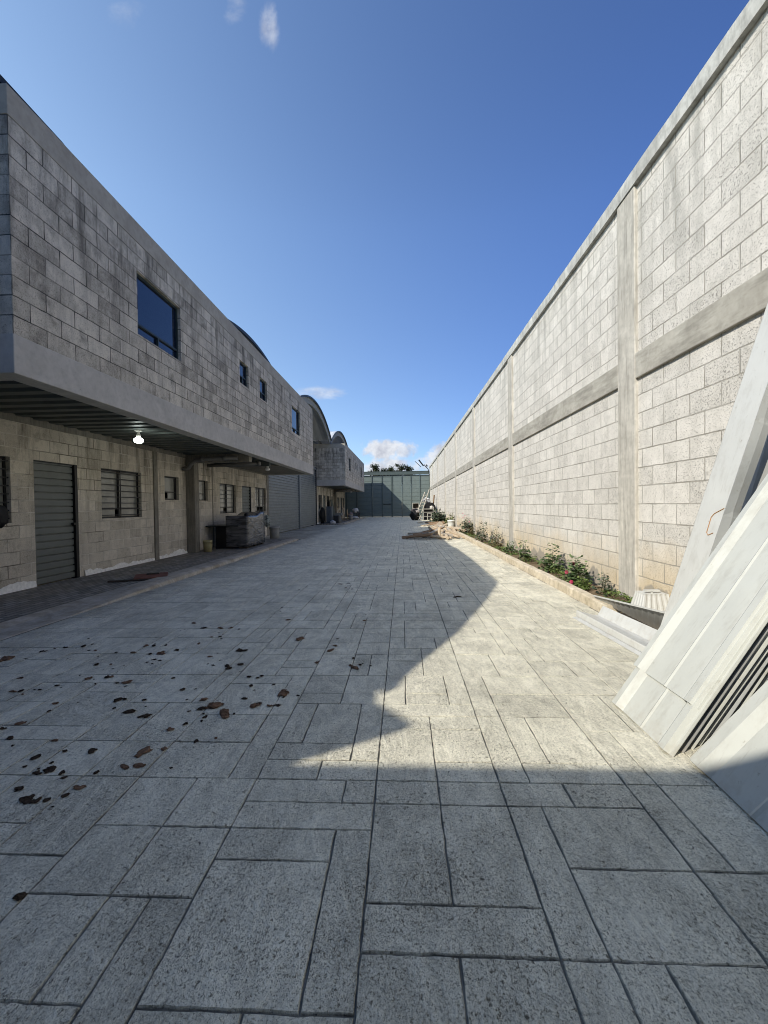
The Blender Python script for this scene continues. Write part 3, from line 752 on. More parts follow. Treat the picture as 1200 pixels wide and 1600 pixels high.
# ------------------------------------------------------------------ lit lamp bulb and unlit lamp
def lamp(x, y, lit, label):
    l = thing('ceiling_lamp', label, 'lamp', (x, y, 2.735), 'bulb lamps under the overhang')
    e = MB(); e.lathe([(0,2.735),(.065,2.735),(.065,2.72),(.02,2.71),(0,2.71)], x, y, 16); e.build('ceiling_rose', M_white, l, smooth=True)
    e = MB(); e.lathe([(.022,2.712),(.022,2.67),(.036,2.66),(.038,2.60),(.0,2.60)], x, y, 12); e.build('lamp_holder', M_white, l, smooth=True)
    k_ = NT('lamp_bulb_glow' if lit else 'lamp_bulb_off')
    mat = k_.fin((.8,.8,.78), .4)
    if lit:
        k_.p.inputs['Emission Color'].default_value = (.9,1,.95,1); k_.p.inputs['Emission Strength'].default_value = 5
    e = MB(); e.lathe([(.0,2.605),(.04,2.60),(.075,2.575),(.082,2.545),(.07,2.515),(.04,2.50),(0,2.497)], x, y, 18); e.build('bulb', mat, l, smooth=True)
lamp(-4.9, 7.56, True, 'lit round white bulb lamp hanging under the near building overhang')
lamp(-4.55, 13.9, False, 'unlit small lamp under the near building overhang, beyond the drain pipes')
lamp(-4.7, 38.0, False, 'unlit small lamp under the far building overhang')

# ------------------------------------------------------------------ things on the left walk
M_redboard = simple('red_brown_board', (.19,.085,.06), .8, 0, .25, 9, .2, .4)
M_darkwood = simple('dark_weathered_wood', (.07,.055,.042), .85, 0, .3, 9, .2, .4)
b = thing('board', 'red-brown square board lying flat on the walkway kerb', 'board', (-4.5, 7.2, .06))
e = MB(); Mr = Matrix.Translation((-4.5,7.22,.075)) @ Matrix.Rotation(.5,4,'Z') @ Matrix.Rotation(.03,4,'X'); e.box(-.26,.26,-.22,.22,-.012,.012,Mr); e.build('panel', M_redboard, b, .004)
e = MB(); e.box(-.08,.12,.05,.11,.012,.035,Mr); e.build('batten', M_darkwood, b, .004)
e = MB(); e.bar((-4.98,6.78,.055),(-4.36,7.0,.052),.07,.025); tag(e.build('plank', M_darkwood, None, .004), 'thin dark wooden slat lying on the walkway beside the red board', 'plank')
M_bucket = simple('yellowed_plastic_bucket', (.36,.32,.17), .5, 0, .15, 8)
def bucket(x, y, z, r, h, mat, label, cat='bucket', name='bucket'):
    t_ = thing(name, label, cat, (x, y, z))
    e = MB(); e.lathe([(0,z),(r*.86,z),(r*.93,z+h*.6),(r,z+h*.86),(r*1.05,z+h*.87),(r*1.05,z+h*.92),(r,z+h*.93),(r*1.01,z+h),(r*.95,z+h),(r*.85,z+.02),(0,z+.02)], x, y, 22); e.build('body', mat, t_, smooth=True)
    e = MB(); e.tube([(x+r*1.05*math.cos(a), y-r*.4*math.sin(a)*0-r*1.06*abs(math.sin(a))*.3-.0, z+h*.9-h*.45*math.sin(a)) for a in [math.pi*i/10 for i in range(11)]], .005, 5); e.build('handle', M_alu, t_)
    return t_
bucket(-5.50, 11.47, .04, .125, .32, M_bucket, 'yellowish plastic bucket standing on the walkway beside the concrete column')
# black bench with a dark open front
M_blackmat = simple('matt_black_steel', (.007,.007,.0075), .6, 0, .3, 5)
M_blacktop = simple('dark_green_black_top', (.02,.026,.024), .35, 0, .3, 5)
t_ = thing('workbench', 'matt black steel workbench with overhanging top beside the plastic-wrapped appliance', 'workbench', (-5.35, 12.6, .04))
e = MB(); e.box(-5.62,-4.92,12.24,12.30,.04,.70); e.box(-5.62,-5.58,12.30,13.0,.04,.70); e.box(-4.96,-4.92,12.30,13.0,.04,.70); e.box(-5.58,-4.96,12.96,13.0,.04,.70); e.build('cabinet', M_blackmat, t_, .004)
e = MB(); e.box(-5.90,-4.90,12.18,13.05,.702,.735); e.build('top', M_blacktop, t_, .004)
e = MB(); e.box(-5.5,-5.1,12.225,12.238,.3,.55); e.build('drawer_front', M_blackmat, t_, .003)
# wrapped appliance
def wrap_mat():
    k = NT('crinkled_clear_stretch_film')
    p = k.mapv(k.pos(), (.8,.8,4.2), (0,0,0), (.3,.1,0))
    f1 = k.noise(2.6, 7, .62, p, .8)
    col = k.mix(k.ramp(f1, .38, .62), (.025,.025,.026), (.15,.15,.153))  # pale streaks paint the film highlights into the dark base colour
    return k.fin(col, .22, k.bump(f1, .6, .02), 0, .6)
M_wrap = wrap_mat()
t_ = thing('wrapped_appliance', 'grey appliance wrapped in crinkled stretch film standing on the walkway', 'appliance', (-4.95, 13, .04))
bmx = bmesh.new(); bmesh.ops.create_cube(bmx, size=1); bmesh.ops.subdivide_edges(bmx, edges=bmx.edges, cuts=10, use_grid_fill=True)
for v_ in bmx.verts:
    q = v_.co.copy(); x = -4.97+q.x*.66; y = 13.0+q.y*1.55; hz = .93+(.10*max(0,min(1,(q.y-.05)*4))); z = .09+(q.z+.5)*hz
    nn = mnoise.noise_vector(Vector((x*5,y*5,z*5)))*.0015; v_.co = Vector((x,y,z))+nn
mm = MB(); bmx.verts.index_update(); mm.v = [tuple(v_.co) for v_ in bmx.verts]; mm.f = [tuple(v_.index for v_ in f_.verts) for f_ in bmx.faces]; bmx.free()
mm.build('wrapped_body', M_wrap, t_, smooth=True)
e = MB()
for y in (12.3, 13.0, 13.7): e.box(-5.25,-4.68,y-.05,y+.05,.04,.085)
e.build('pallet_foot', M_darkwood, t_)
e = MB(); e.lathe([(0,1.10),(.05,1.09),(.06,1.05),(.05,1.01),(.045,.98)], -4.72, 12.35, 10); e.build('corner_cap', M_blackmat, t_, smooth=True)
M_drum = simple('pale_grey_plastic', (.33,.33,.31), .6, 0, .15, 5)
M_dkbucket = simple('dark_grey_plastic', (.03,.032,.034), .5)
bucket(-5.1, 16.3, .0, .2, .50, M_drum, 'pale grey plastic drum beside the corrugated gate, bag on top behind it', 'drum', 'drum')
def blob(name, mat, cx, cy, cz, rx, ry, rz, label, cat, amp=.25, seed=0, group=None, sub=3, flat=False):
    bm = bmesh.new(); bmesh.ops.create_icosphere(bm, subdivisions=sub, radius=1)
    for v_ in bm.verts:
        q = v_.co.copy(); q += mnoise.noise_vector(q*1.6+Vector((seed,seed*2,0)))*amp + mnoise.noise_vector(q*4+Vector((seed,0,seed)))*amp*.35
        if flat and q.z < -.3: q.z = -.3
        v_.co = Vector((q.x*rx, q.y*ry, q.z*rz))
    me = bpy.data.meshes.new(name); bm.to_mesh(me); bm.free(); me.materials.append(mat)
    for p_ in me.polygons: p_.use_smooth = True
    o = bpy.data.objects.new(name, me); C.objects.link(o); o.location = (cx,cy,cz)
    return tag(o, label, cat, group)
M_greenbag = simple('printed_green_white_sack', (.25,.28,.26), .6, 0, .9, 14)
M_brown = simple('brown_sacking', (.12,.09,.06), .9)
blob('sack', M_greenbag, -5.35, 16.15, .72, .14, .12, .24, 'green and white printed sack heaped by the pale grey drum', 'sack', .25, 3)
blob('sack', M_brown, -5.45, 15.6, .28, .18, .2, .27, 'small brown sack between the drum and the wrapped appliance', 'sack', .25, 8)
blob('bag', M_blackmat, -5.86, 5.80, 1.2, .04, .13, .17, 'black plastic bag hanging at the barred window near the left picture edge', 'bag', .3, 5)

# ------------------------------------------------------------------ clutter in front of the far building
M_dkgreen = simple('grey_green_sheet', (.085,.10,.085), .7, 0, .15, 2)
M_bluegrey = simple('blue_grey_plastic', (.09,.105,.115), .5, 0, .15, 3)
M_bag = simple('white_plastic_bag', (.62,.62,.62), .5, 0, .15, 14)
M_oldwood = simple('weathered_pale_wood', (.33,.255,.17), .85, 0, .3, 10, .2, .4)
M_brownwood = simple('brown_plank_wood', (.20,.125,.07), .85, 0, .3, 10, .2, .4)
e = MB(); e.bar((-5.4,33.2,.05),(-5.75,33.4,1.75),1.05,.03,(1,0,0)); tag(e.build('leaning_sheet', M_dkgreen, None), 'grey-green sheet leaning on the far building wall between its doors', 'sheet')
t_ = thing('wardrobe_panel', 'blue-grey cabinet standing near the corner of the far building', 'cabinet', (-5.3, 29.5, .04))
e = MB(); e.box(-5.45,-5.05,29.4,30.0,.06,1.25); e.build('body', M_bluegrey, t_, .01)
e = MB(); e.box(-5.43,-5.26,29.38,29.399,.1,1.2); e.box(-5.24,-5.07,29.38,29.399,.1,1.2); e.build('door', M_bluegrey, t_)
e = MB(); e.box(-5.27,-5.262,29.36,29.379,.6,.75); e.build('handle', M_dark, t_)
blob('tyre_heap', M_blackmat, -5.7, 29.3, .6, .2, .3, .62, 'dark upright bundle against the near corner of the far building', 'bundle', .15, 12)
t_ = thing('crate', 'dark grey plastic bin crate in front of the far building', 'crate', (-4.85, 30.2, .04))
e = MB(); e.box(-5.05,-4.65,30.0,30.5,.05,.55); e.build('body', M_dkbucket, t_, .01)
e = MB(); e.box(-5.08,-4.62,29.97,30.53,.551,.6); e.build('rim', M_bluegrey, t_, .005)
blob('bag', M_bag, -4.95, 29.2, .12, .2, .16, .14, 'crumpled white bag on the ground at the far building walkway corner', 'bag', .4, 2)
bucket(-4.45, 35.6, .04, .17, .42, M_drum, 'white pail on the walkway before the far building')
M_washtub = simple('grey_stone_basin', (.22,.23,.22), .7)
t_ = thing('wash_basin', 'pale grey washing basin on a stand before the leaning sheet', 'basin', (-4.95, 32.4, .04))
e = MB(); e.box(-5.25,-4.75,32.1,32.9,.55,.72); e.build('bowl', M_washtub, t_, .02)
e = MB(); e.box(-5.15,-4.85,32.3,32.7,.04,.55); e.build('pedestal', M_washtub, t_, .02)
for i, (x, y, dx, dz) in enumerate([(-5.2,34.2,-.3,1.4),(-5.0,34.5,-.45,1.25),(-4.9,34.9,-.2,1.5),(-4.75,34.7,-.35,1.1)]):
    e = MB(); e.bar((x,y,.05),(x+dx,y+.3,dz),.14,.03,(1,0,0)); tag(e.build('plank', M_oldwood, None), 'weathered plank leaning upright near the far building doors', 'plank', 'planks leaning at the far building')
t_ = thing('chair', 'old wooden chair amid the clutter under the far overhang', 'chair', (-4.7, 36.8, .04))
e = MB(); e.box(-4.95,-4.5,36.6,37.05,.46,.50); e.build('seat', M_oldwood, t_)
e = MB(); e.box(-4.95,-4.91,36.6,37.05,.50,.95); e.build('backrest', M_oldwood, t_)
for sx in (-4.93,-4.52):
    for sy_ in (36.62,37.03): e = MB(); e.bar((sx,sy_,.04),(sx,sy_,.46),.035,.035); e.build('leg', M_oldwood, t_)
t_ = thing('table', 'low table loaded with white bags under the far overhang', 'table', (-4.6, 39.6, .04))
e = MB(); e.box(-5.3,-4.15,39.2,40.2,.55,.6); e.build('top', M_darkwood, t_)
for sx in (-5.25,-4.2):
    for sy_ in (39.25,40.15): e = MB(); e.bar((sx,sy_,.04),(sx,sy_,.55),.05,.05); e.build('leg', M_darkwood, t_)
blob('bag', M_bag, -4.5, 39.5, .82, .3, .26, .24, 'white bag lying on the low table under the far overhang', 'bag', .35, 22)
blob('bag', M_bag, -4.5, 38.6, .16, .38, .3, .14, 'flat white bag lying on the walkway before the low table', 'bag', .35, 25)
blob('bag', simple('mauve_grey_cloth', (.2,.17,.18), .8), -4.9, 38.7, .4, .26, .3, .28, 'mauve-grey cloth bundle beside the low table under the far overhang', 'bundle', .35, 28)

# ------------------------------------------------------------------ mud clods on the pavement
CL = [(-3.41, 3.41, 0.066), (-2.92, 3.02, 0.023), (-3.27, 3.59, 0.025), (-3.21, 3.66, 0.014), (-3.13, 3.69, 0.031), (-2.99, 3.73, 0.032), (-2.79, 3.62, 0.017), (-2.4, 3.75, 0.032), (-2.33, 3.75, 0.032), (-2.22, 3.76, 0.02), (-2.23, 3.53, 0.022), (-2.15, 3.55, 0.044), (-2.04, 3.63, 0.028), (-2.11, 3.4, 0.018), (-2.05, 3.38, 0.018), (-2.56, 3.57, 0.019), (-2.53, 3.29, 0.03), (-2.41, 3.29, 0.015), (-2.41, 3.57, 0.025), (-2.33, 4.49, 0.028), (-2.12, 4.31, 0.033), (-1.93, 4.29, 0.043), (-1.83, 4.31, 0.027), (-1.73, 4.26, 0.02), (-1.82, 4.02, 0.025), (-1.9, 4.0, 0.018), (-1.93, 3.81, 0.026), (-1.67, 3.47, 0.024), (-1.47, 3.63, 0.036), (-1.43, 3.62, 0.036), (-1.43, 3.27, 0.038), (-1.33, 3.3, 0.03), (-1.39, 3.22, 0.032), (-1.55, 3.28, 0.018), (-2.39, 3.01, 0.025), (-2.26, 3.04, 0.03), (-2.23, 3.05, 0.026), (-2.04, 2.95, 0.032), (-2.11, 2.94, 0.016), (-2.3, 2.62, 0.026), (-2.26, 2.52, 0.017), (-2.71, 2.8, 0.024), (-2.77, 2.79, 0.028), (-2.63, 2.82, 0.015), (-2.59, 2.82, 0.017), (-2.52, 2.89, 0.018), (-2.65, 2.75, 0.013), (-1.92, 2.67, 0.029), (-1.88, 2.69, 0.021), (-1.74, 2.52, 0.035), (-1.6, 2.47, 0.032), (-1.74, 2.68, 0.021), (-1.74, 3.03, 0.021), (-1.56, 2.84, 0.026), (-1.1, 2.91, 0.022), (-1.1, 3.04, 0.019), (-1.08, 3.08, 0.019), (-1.17, 3.06, 0.021), (-1.07, 2.71, 0.025), (-0.83, 2.78, 0.047), (-0.82, 2.62, 0.022), (-0.87, 2.61, 0.02), (-1.29, 2.57, 0.034), (-1.23, 2.6, 0.06), (-1.13, 2.53, 0.064), (-0.97, 2.61, 0.044), (-0.95, 2.64, 0.026), (-1.34, 2.69, 0.031), (-1.22, 2.47, 0.019), (-1.3, 2.39, 0.017), (-1.36, 2.32, 0.021), (-1.05, 2.24, 0.012), (-2.31, 2.37, 0.024), (-2.36, 2.31, 0.023), (-2.21, 2.21, 0.024), (-1.94, 2.2, 0.019), (-1.8, 2.1, 0.019), (-1.66, 2.11, 0.026), (-1.37, 2.11, 0.041), (-1.28, 2.13, 0.021), (-1.91, 2.04, 0.027), (-1.79, 1.92, 0.022), (-1.75, 1.95, 0.035), (-1.67, 1.93, 0.019), (-1.5, 1.93, 0.021), (-1.38, 1.97, 0.03), (-1.33, 1.99, 0.026), (-1.77, 1.81, 0.025), (-1.5, 1.82, 0.027), (-1.67, 1.74, 0.035), (-1.62, 1.74, 0.023), (-1.58, 1.74, 0.019), (-1.52, 1.77, 0.02), (-1.02, 6.72, 0.041), (-0.9, 6.8, 0.026), (-0.79, 6.31, 0.024), (-1.0, 3.96, 0.049), (-0.66, 3.62, 0.042), (-0.63, 3.76, 0.023), (-0.64, 3.95, 0.018), (-0.72, 3.35, 0.023), (-0.4, 3.25, 0.05), (-0.36, 3.31, 0.018), (-0.43, 3.45, 0.019), (-1.31, 4.61, 0.032), (-0.9, 6.41, 0.03), (-1.6, 6.28, 0.019), (-1.28, 1.3, 0.025), (-1.54, 5.17, 0.02), (-0.44, 4.58, 0.025)]
M_mud = simple('dark_dried_mud', (.05,.036,.025), 1, 0, .6, 40, 0.0, .6)
M_mud2 = simple('brown_dried_mud', (.165,.10,.062), 1, 0, .6, 40, 0.0, .6)
def clod_mesh(seed, mat):
    rc = random.Random(seed*7+3); me = bpy.data.meshes.new('clod'); bmA = bmesh.new()
    for kk in range(rc.choice([2,3,4,5])):
        bm = bmesh.new(); bmesh.ops.create_icosphere(bm, subdivisions=3, radius=1)
        ox, oy, sz = (0,0,.8) if kk == 0 else (rc.uniform(-1.1,1.1), rc.uniform(-.7,.7), rc.uniform(.3,.6))
        for v_ in bm.verts:
            q = v_.co.copy(); sv_ = Vector((seed*3.1+kk*5, seed, 2)); q += mnoise.noise_vector(q*1.2+sv_)*.65 + mnoise.noise_vector(q*3+sv_)*.32 + mnoise.noise_vector(q*8+sv_)*.12
            q.z = max(q.z, -.12); v_.co = Vector((ox+q.x*sz, oy+q.y*.75*sz, q.z*.42*sz))
        tmp = bpy.data.meshes.new('tmp'); bm.to_mesh(tmp); bm.free(); bmA.from_mesh(tmp); bpy.data.meshes.remove(tmp)
    bmA.to_mesh(me); bmA.free(); me.materials.append(mat); return me
cms = [clod_mesh(i, M_mud) for i in range(6)]+[clod_mesh(i+9, M_mud2) for i in range(6)]
for i, (x, y, r) in enumerate(CL):
    big = r > .038 or random.random() < .3
    o = bpy.data.objects.new('mud_clod', random.choice(cms[6:] if big else cms[:6])); C.objects.link(o)
    o.location = (x, y, .004); r *= .86; o.scale = (r*1.0, r*random.uniform(.8,1.3), r*random.uniform(.5,.85)); o.rotation_euler.z = random.uniform(0,6.28)
    tag(o, 'brown clod of dried mud dropped on the shaded stamped pavement' if big else 'small dark clod of dried mud on the grey stamped pavement', 'mud clod', 'large brown mud clods on the pavement' if big else 'small dark mud clods on the pavement')
rq = random.Random(3)
for i in range(70):
    x, y, r = rq.choice(CL); o = bpy.data.objects.new('mud_clod', rq.choice(cms[:6])); C.objects.link(o); q = rq.uniform(.006, .013)
    o.location = (x+rq.gauss(0,.12), y+rq.gauss(0,.12), .003); o.scale = (q, q*rq.uniform(.8,1.5), q*.7); o.rotation_euler.z = rq.uniform(0,6.28)
    tag(o, 'small dark clod of dried mud on the grey stamped pavement', 'mud clod', 'small dark mud clods on the pavement')
o = bpy.data.objects.new('mud_clod', cms[2]); C.objects.link(o); o.location = (.74, 5.75, .004); o.scale = (.05,.035,.03); tag(o, 'lone dark clod near the shadow edge right of the yard centre', 'mud clod')

# ------------------------------------------------------------------ leaning roof sheets on the right
ld = Vector((.595, .06, .80)).normalized(); yv = Vector((0,1,0)); nv = ld.cross(yv).normalized()
if nv.x > 0: nv = -nv
prof_p = [(0,0),(.018,.0),(.03,.026),(.075,.028),(.12,0.0),(.30,.0),(.312,.006),(.324,.0),(.47,.0),(.505,.026),(.55,.028),(.562,0.0),(.575,.0),(.577,-.010)]
def roof_sheet(x, y, z, L, mat, label, group='white roof sheets leaning on the block wall', yaw_=0.0, lean=ld, wid=1.0, dark=False):
    u = (Matrix.Rotation(yaw_, 3, 'Z') @ Vector((0,-1,0)))
    n_ = u.cross(lean).normalized()
    if n_.x > 0: n_ = -n_
    e = MB(); pr = [(a*wid, h) for a, h in prof_p]
    e.sheet(pr, (x,y,z), u, lean*L, n_, .004)
    o = e.build('roof_sheet', mat); return tag(o, label, 'roof sheet', group)
# upper stack: front sheet is short at the foot, the next one reaches the ground
roof_sheet(1.325, 2.70, .006, 1.80, M_sheet, 'cream ribbed roof sheet reaching lowest in the farther leaning stack')
fx = Vector((1.325,2.715,.006))+ld*.27+nv*.012
roof_sheet(fx.x, fx.y, fx.z, 1.62, M_sheet, 'front cream ribbed roof sheet of the farther stack, ending above the ground')
for i in range(6):
    q = Vector((1.325,2.70,.006))-nv*(.056*(i+1))
    q.y += random.uniform(-.006,.006)+.030*(i+1); q -= ld*(q.z/ld.z)*1.0; q += ld*.006
    roof_sheet(q.x, q.y, .006, 1.92+.05*i+random.uniform(-.05,.05), random.choice([M_sheet_b, M_sheet_edge, M_sheet]), 'pale ribbed roof sheet packed behind the front sheets of the farther leaning stack', yaw_=random.uniform(-.012,.012), lean=(ld+Vector((.0,random.uniform(-.015,.015),random.uniform(.0,.012)*i*.3))).normalized())
# nearer stack
ld2 = Vector((.558,-.17,.81)).normalized()
roof_sheet(1.40, 2.10, .01, 1.9, M_sheet, 'white ribbed roof sheet lit at its top edge, front of the nearer stack', yaw_=-.05, lean=ld2, wid=1.25)
for i in range(3):
    roof_sheet(1.46+.045*i, 2.11-.01*i, .008, 1.95+.05*i, [M_sheet, M_sheet_edge, M_sheet_b][i], 'pale ribbed roof sheet packed behind the front of the nearer leaning stack', yaw_=-.03, lean=ld2, wid=1.2, )

# tall bent channel leaning on the wall
def channel():
    t0 = thing('steel_channel', 'tall white bent steel channel leaning steeply against the block wall', 'steel channel', (2.1, 3.35, 0))
    lean = Vector((.262, -.072, .964)).normalized(); base = Vector((2.02, 3.50, .0)); L = 3.28
    u = Vector((.07,-1,0)).normalized(); n_ = u.cross(lean).normalized()
    if n_.x > 0: n_ = -n_
    W_ = .24
    e = MB(); e.sheet([(0,0),(W_,0)], base, u, lean*L, n_, .004); e.build('face', M_flash, t0)
    e = MB(); e.sheet([(0,0),(.0012,-.05),(.002,-.11)], base-u*.002, u, lean*L, n_, .003); e.build('flange', M_sheet_b, t0)
    # near return with dents and lapped ends
    e = MB(); n = 70; rows = []
    for i in range(n+1):
        tt = L*i/n; b0 = base+u*(W_+.002)+lean*tt
        lap = .0
        for c_ in (.95, 1.22, 1.95): 
            if tt < c_ : lap += .010
        dep = .13+.008*math.sin(tt*5)+lap*.9
        bulge = .005*math.sin(tt*7+1)
        rd = Vector((.93,.30,-.28)).normalized(); rows.append([b0, b0+rd*dep*.5+u*(.008+bulge*.6+lap*.6), b0+rd*dep+u*(bulge+lap)])
    for r_ in rows: e.v += [tuple(q) for q in r_]
    for i in range(n):
        for j in range(2): e.f.append((3*i+j,3*i+j+1,3*i+j+4,3*i+j+3))
    o = e.build('flange', M_sheet_b, t0); sm = o.modifiers.new('solid','SOLIDIFY'); sm.thickness = .004
    # rust-marked tab outline
    mr = simple('rust_line', (.35,.17,.06), .8)
    def on(a, b_): return tuple(base+u*a+lean*b_+n_*.003)
    e = MB(); e.tube([on(.235,1.27),on(.165,1.23),on(.145,1.20),on(.15,1.08),on(.17,1.06),on(.21,1.08)], .0028, 5); e.build('rust_mark', mr, t0)
    return t0
channel()
# second bent strip behind it
e = MB(); lean = Vector((.30,.03,.953)).normalized(); u = Vector((0,-1,0)); n_ = Vector((-.953,0,.3))
pr = [(0,0),(.06,.012),(.16,.0),(.20,-.03)]
e.sheet(pr, (2.27,3.34,.0), u, lean*2.15, n_, .004); tag(e.build('steel_strip', M_sheet_edge), 'narrow grey bent steel strip leaning just behind the tall white channel', 'steel strip')

# flat pieces on the ground
t_ = thing('gutter_channel', 'shallow white steel gutter channel lying on the pavement before the kerb end', 'gutter', (1.95, 4.2, 0))
a = Vector((1.87,4.70,.0)); bdir = Vector((.06,-1.0,0)).normalized(); uu = Vector((.97,.06,0)).normalized()
e = MB(); e.sheet([(.0,.006),(.055,.012)], a, uu, bdir*1.75, (0,0,1), .004); e.build('lip', M_flash, t_)
e = MB(); e.sheet([(.056,.016),(.06,.062),(.065,.075),(.24,.022),(.30,.018),(.36,.12)], a+Vector((0,.03,0)), uu, bdir*1.75, (0,0,1), .003); e.build('tray', M_flash, t_)
t_ = thing('ribbed_sheet', 'thin grey ribbed sheet tilted over the end of the kerb', 'sheet', (2.5, 4.6, .1))
A1 = Vector((2.30,5.14,.150)); A2 = Vector((2.315,5.09,.112)); B_ = Vector((2.315,3.62,.31)); C_ = Vector((2.47,3.9,.02))
n = 30; e = MB(); nn = (B_-A1).cross(C_-A1).normalized()
for i in range(n+1):
    q = i/n; o_ = nn*(.007*(i % 2))
    for kk in (0, 1): e.v += [tuple(A1.lerp(B_, q)+o_+nn*.003*kk), tuple(A2.lerp(C_, q)+o_+nn*.003*kk)]
for i in range(n):
    a = 4*i; e.f += [(a,a+1,a+5,a+4),(a+2,a+6,a+7,a+3),(a,a+4,a+6,a+2),(a+1,a+3,a+7,a+5)]
e.build('sheet', M_sheet_edge, t_)
e = MB(); e.bar(A1, B_, .022, .012); e.build('hem', M_flash, t_)
t_ = thing('ribbed_tub', 'white ribbed tub lying upside down at the foot of the wall behind the tilted sheet', 'tub', (2.78, 4.55, .1))
e = MB(); per = []
for (ax, ay, bx, by) in ((-1,-1,1,-1),(1,-1,1,1),(1,1,-1,1),(-1,1,-1,-1)):
    for i in range(20):
        q = i/20; o_ = .94 if (i//2) % 2 else 1.0
        px_, py_ = ax+(bx-ax)*q, ay+(by-ay)*q
        per.append((px_*(o_ if abs(px_) >= .999 else 1), py_*(o_ if abs(py_) >= .999 else 1)))
K = len(per)
for (sx_, sy_, z) in ((.17,.14,.06),(.165,.135,.09),(.125,.10,.26),(.125,.10,.275),(.001,.001,.28)): e.v += [(2.74+a*sx_, 4.72+b_*sy_, z) for a, b_ in per]
for j in range(4):
    for i in range(K): e.f.append((j*K+i, j*K+(i+1)%K, (j+1)*K+(i+1)%K, (j+1)*K+i))
e.build('ribbed_body', M_flash, t_)
e = MB(); e.box(2.64,2.80,4.66,4.70,.297,.312); e.build('cap_strip', M_flash, t_)
e = MB(); e.tube([(2.72,4.68,.276),(2.72,4.68,.298)], .012, 6); e.build('cap_stem', M_flash, t_)

# ------------------------------------------------------------------ plants
def leaf_mat(name, a, b):
    k = NT(name)
    at = k.n('ShaderNodeAttribute', attribute_name='tone').outputs['Fac']
    col = k.mix(at, a, b)
    m_ = k.fin(col, .55, None, 0, .3)
    return m_
M_leaf = leaf_mat('mallow_leaf', (.04,.075,.03), (.15,.21,.075))
M_leafd = leaf_mat('dark_mallow_leaf', (.03,.05,.03), (.12,.15,.085))
M_leafg = leaf_mat('ground_leaf', (.045,.075,.015), (.15,.20,.05))
M_dry = leaf_mat('dry_leaf', (.10,.07,.03), (.22,.17,.08))
M_red = leaf_mat('crimson_petal', (.16,.008,.025), (.36,.03,.075))
M_pink = leaf_mat('faded_pink_petal', (.35,.12,.14), (.5,.24,.24))
M_stem = simple('green_brown_stem', (.08,.075,.03), .8)
class Leaves:
    def __init__(s): s.v=[]; s.f=[]; s.t=[]
    def leaf(s, p, d, up, L, W, tone, lobes=5):
        """rounded folded leaf"""
        d = d.normalized(); sd = d.cross(up)
        if sd.length < 1e-3: sd = Vector((1,0,0))
        sd.normalize(); nn = sd.cross(d)
        n = len(s.v); pts = [p]
        for i in range(lobes+1):
            a = -1+2*i/lobes; rr = 1-.18*(i % 2)
            pts.append(p + d*(L*(.45+.55*math.cos(a*1.35))*rr) + sd*(W*math.sin(a*1.45)*rr) + nn*(abs(a)*W*.28))
        s.v += [tuple(q) for q in pts]; s.t += [tone]*len(pts)
        for i in range(1, lobes+1): s.f.append((n, n+i, n+i+1))
    def build(s, name, mat, parent):
        off = Vector((0,0,0)) if parent is None else Vector(parent.location)
        me = bpy.data.meshes.new(name); me.from_pydata([tuple(Vector(q)-off) for q in s.v], [], s.f)
        at = me.attributes.new('tone','FLOAT','POINT'); at.data.foreach_set('value', s.t); me.materials.append(mat)
        o = bpy.data.objects.new(name, me); C.objects.link(o)
        if parent is not None: o.parent = parent
        return o
rnd = random.Random(11)
def rv(a=1): return Vector((rnd.uniform(-a,a), rnd.uniform(-a,a), rnd.uniform(-a,a)))
def mallow(x, y, h, w_, nl, label, mat=None, flowers=(), tall=1, lsz=.05, fmat=None):
    nl = int(nl*1.8); lsz *= 1.4; w_ *= .9; h *= .9
    t0 = thing('mallow_plant', label, 'plant', (x, y, .05), 'mallows along the foot of the wall')
    lv = Leaves(); st = MB()
    for s_ in range(tall+2):
        hh = h*(1 if s_ == 0 else rnd.uniform(.45,.8)); bx = x+rnd.uniform(-w_,w_)*.4; by = y+rnd.uniform(-w_,w_)*.4
        tx = bx+rnd.uniform(-.06,.06); ty = by+rnd.uniform(-.08,.08)
        pts = [Vector((bx+(tx-bx)*q, by+(ty-by)*q, .04+hh*q)) for q in (0,.35,.7,1)]
        st.tube(pts, [.007,.006,.004,.0025], 5)
        for i in range(max(4, int(nl/(tall+2)))):
            q = rnd.random()**.8; p = Vector((bx+(tx-bx)*q, by+(ty-by)*q, .05+hh*q))
            a = rnd.uniform(0, 6.28); rad = w_*(1.05-q*.6)*rnd.uniform(.25,1)
            d_ = Vector((math.cos(a), math.sin(a), rnd.uniform(-.35,.35)))
            pp = p+Vector((math.cos(a)*rad, math.sin(a)*rad, rnd.uniform(-.03,.03)))
            L = lsz*(1.1-.45*q)*rnd.uniform(.6,1.15)
            lv.leaf(pp, d_, Vector((0,0,1))+rv(.5), L, L*.75, rnd.random())
    st.build('stem', M_stem, t0); lv.build('foliage', mat or M_leaf, t0)
    for (fx_, fy_, fz_) in flowers:
        fl_ = Leaves(); cpt = Vector((x+fx_, y+fy_, fz_)); ax = (Vector((-1,-.9,.5))).normalized(); s1 = ax.cross(Vector((0,0,1))).normalized(); s2 = ax.cross(s1)
        for i in range(6):
            a = i*1.047; d_ = s1*math.cos(a)+s2*math.sin(a)+ax*.35
            fl_.leaf(cpt, d_, ax, .034, .024, rnd.random(), 4)
        fl_.build('flower', fmat or M_red, t0)
    return t0
mallow(2.66, 5.72, .30, .10, 60, 'small dark mallow at the near end of the planting beside the first pilaster', M_leafd, lsz=.035)
mallow(2.62, 6.45, .46, .17, 190, 'mallow with two crimson flowers, second from the near end of the planting', None, [(-.13,.0,.22),(-.02,.02,.34)], 2, .05)
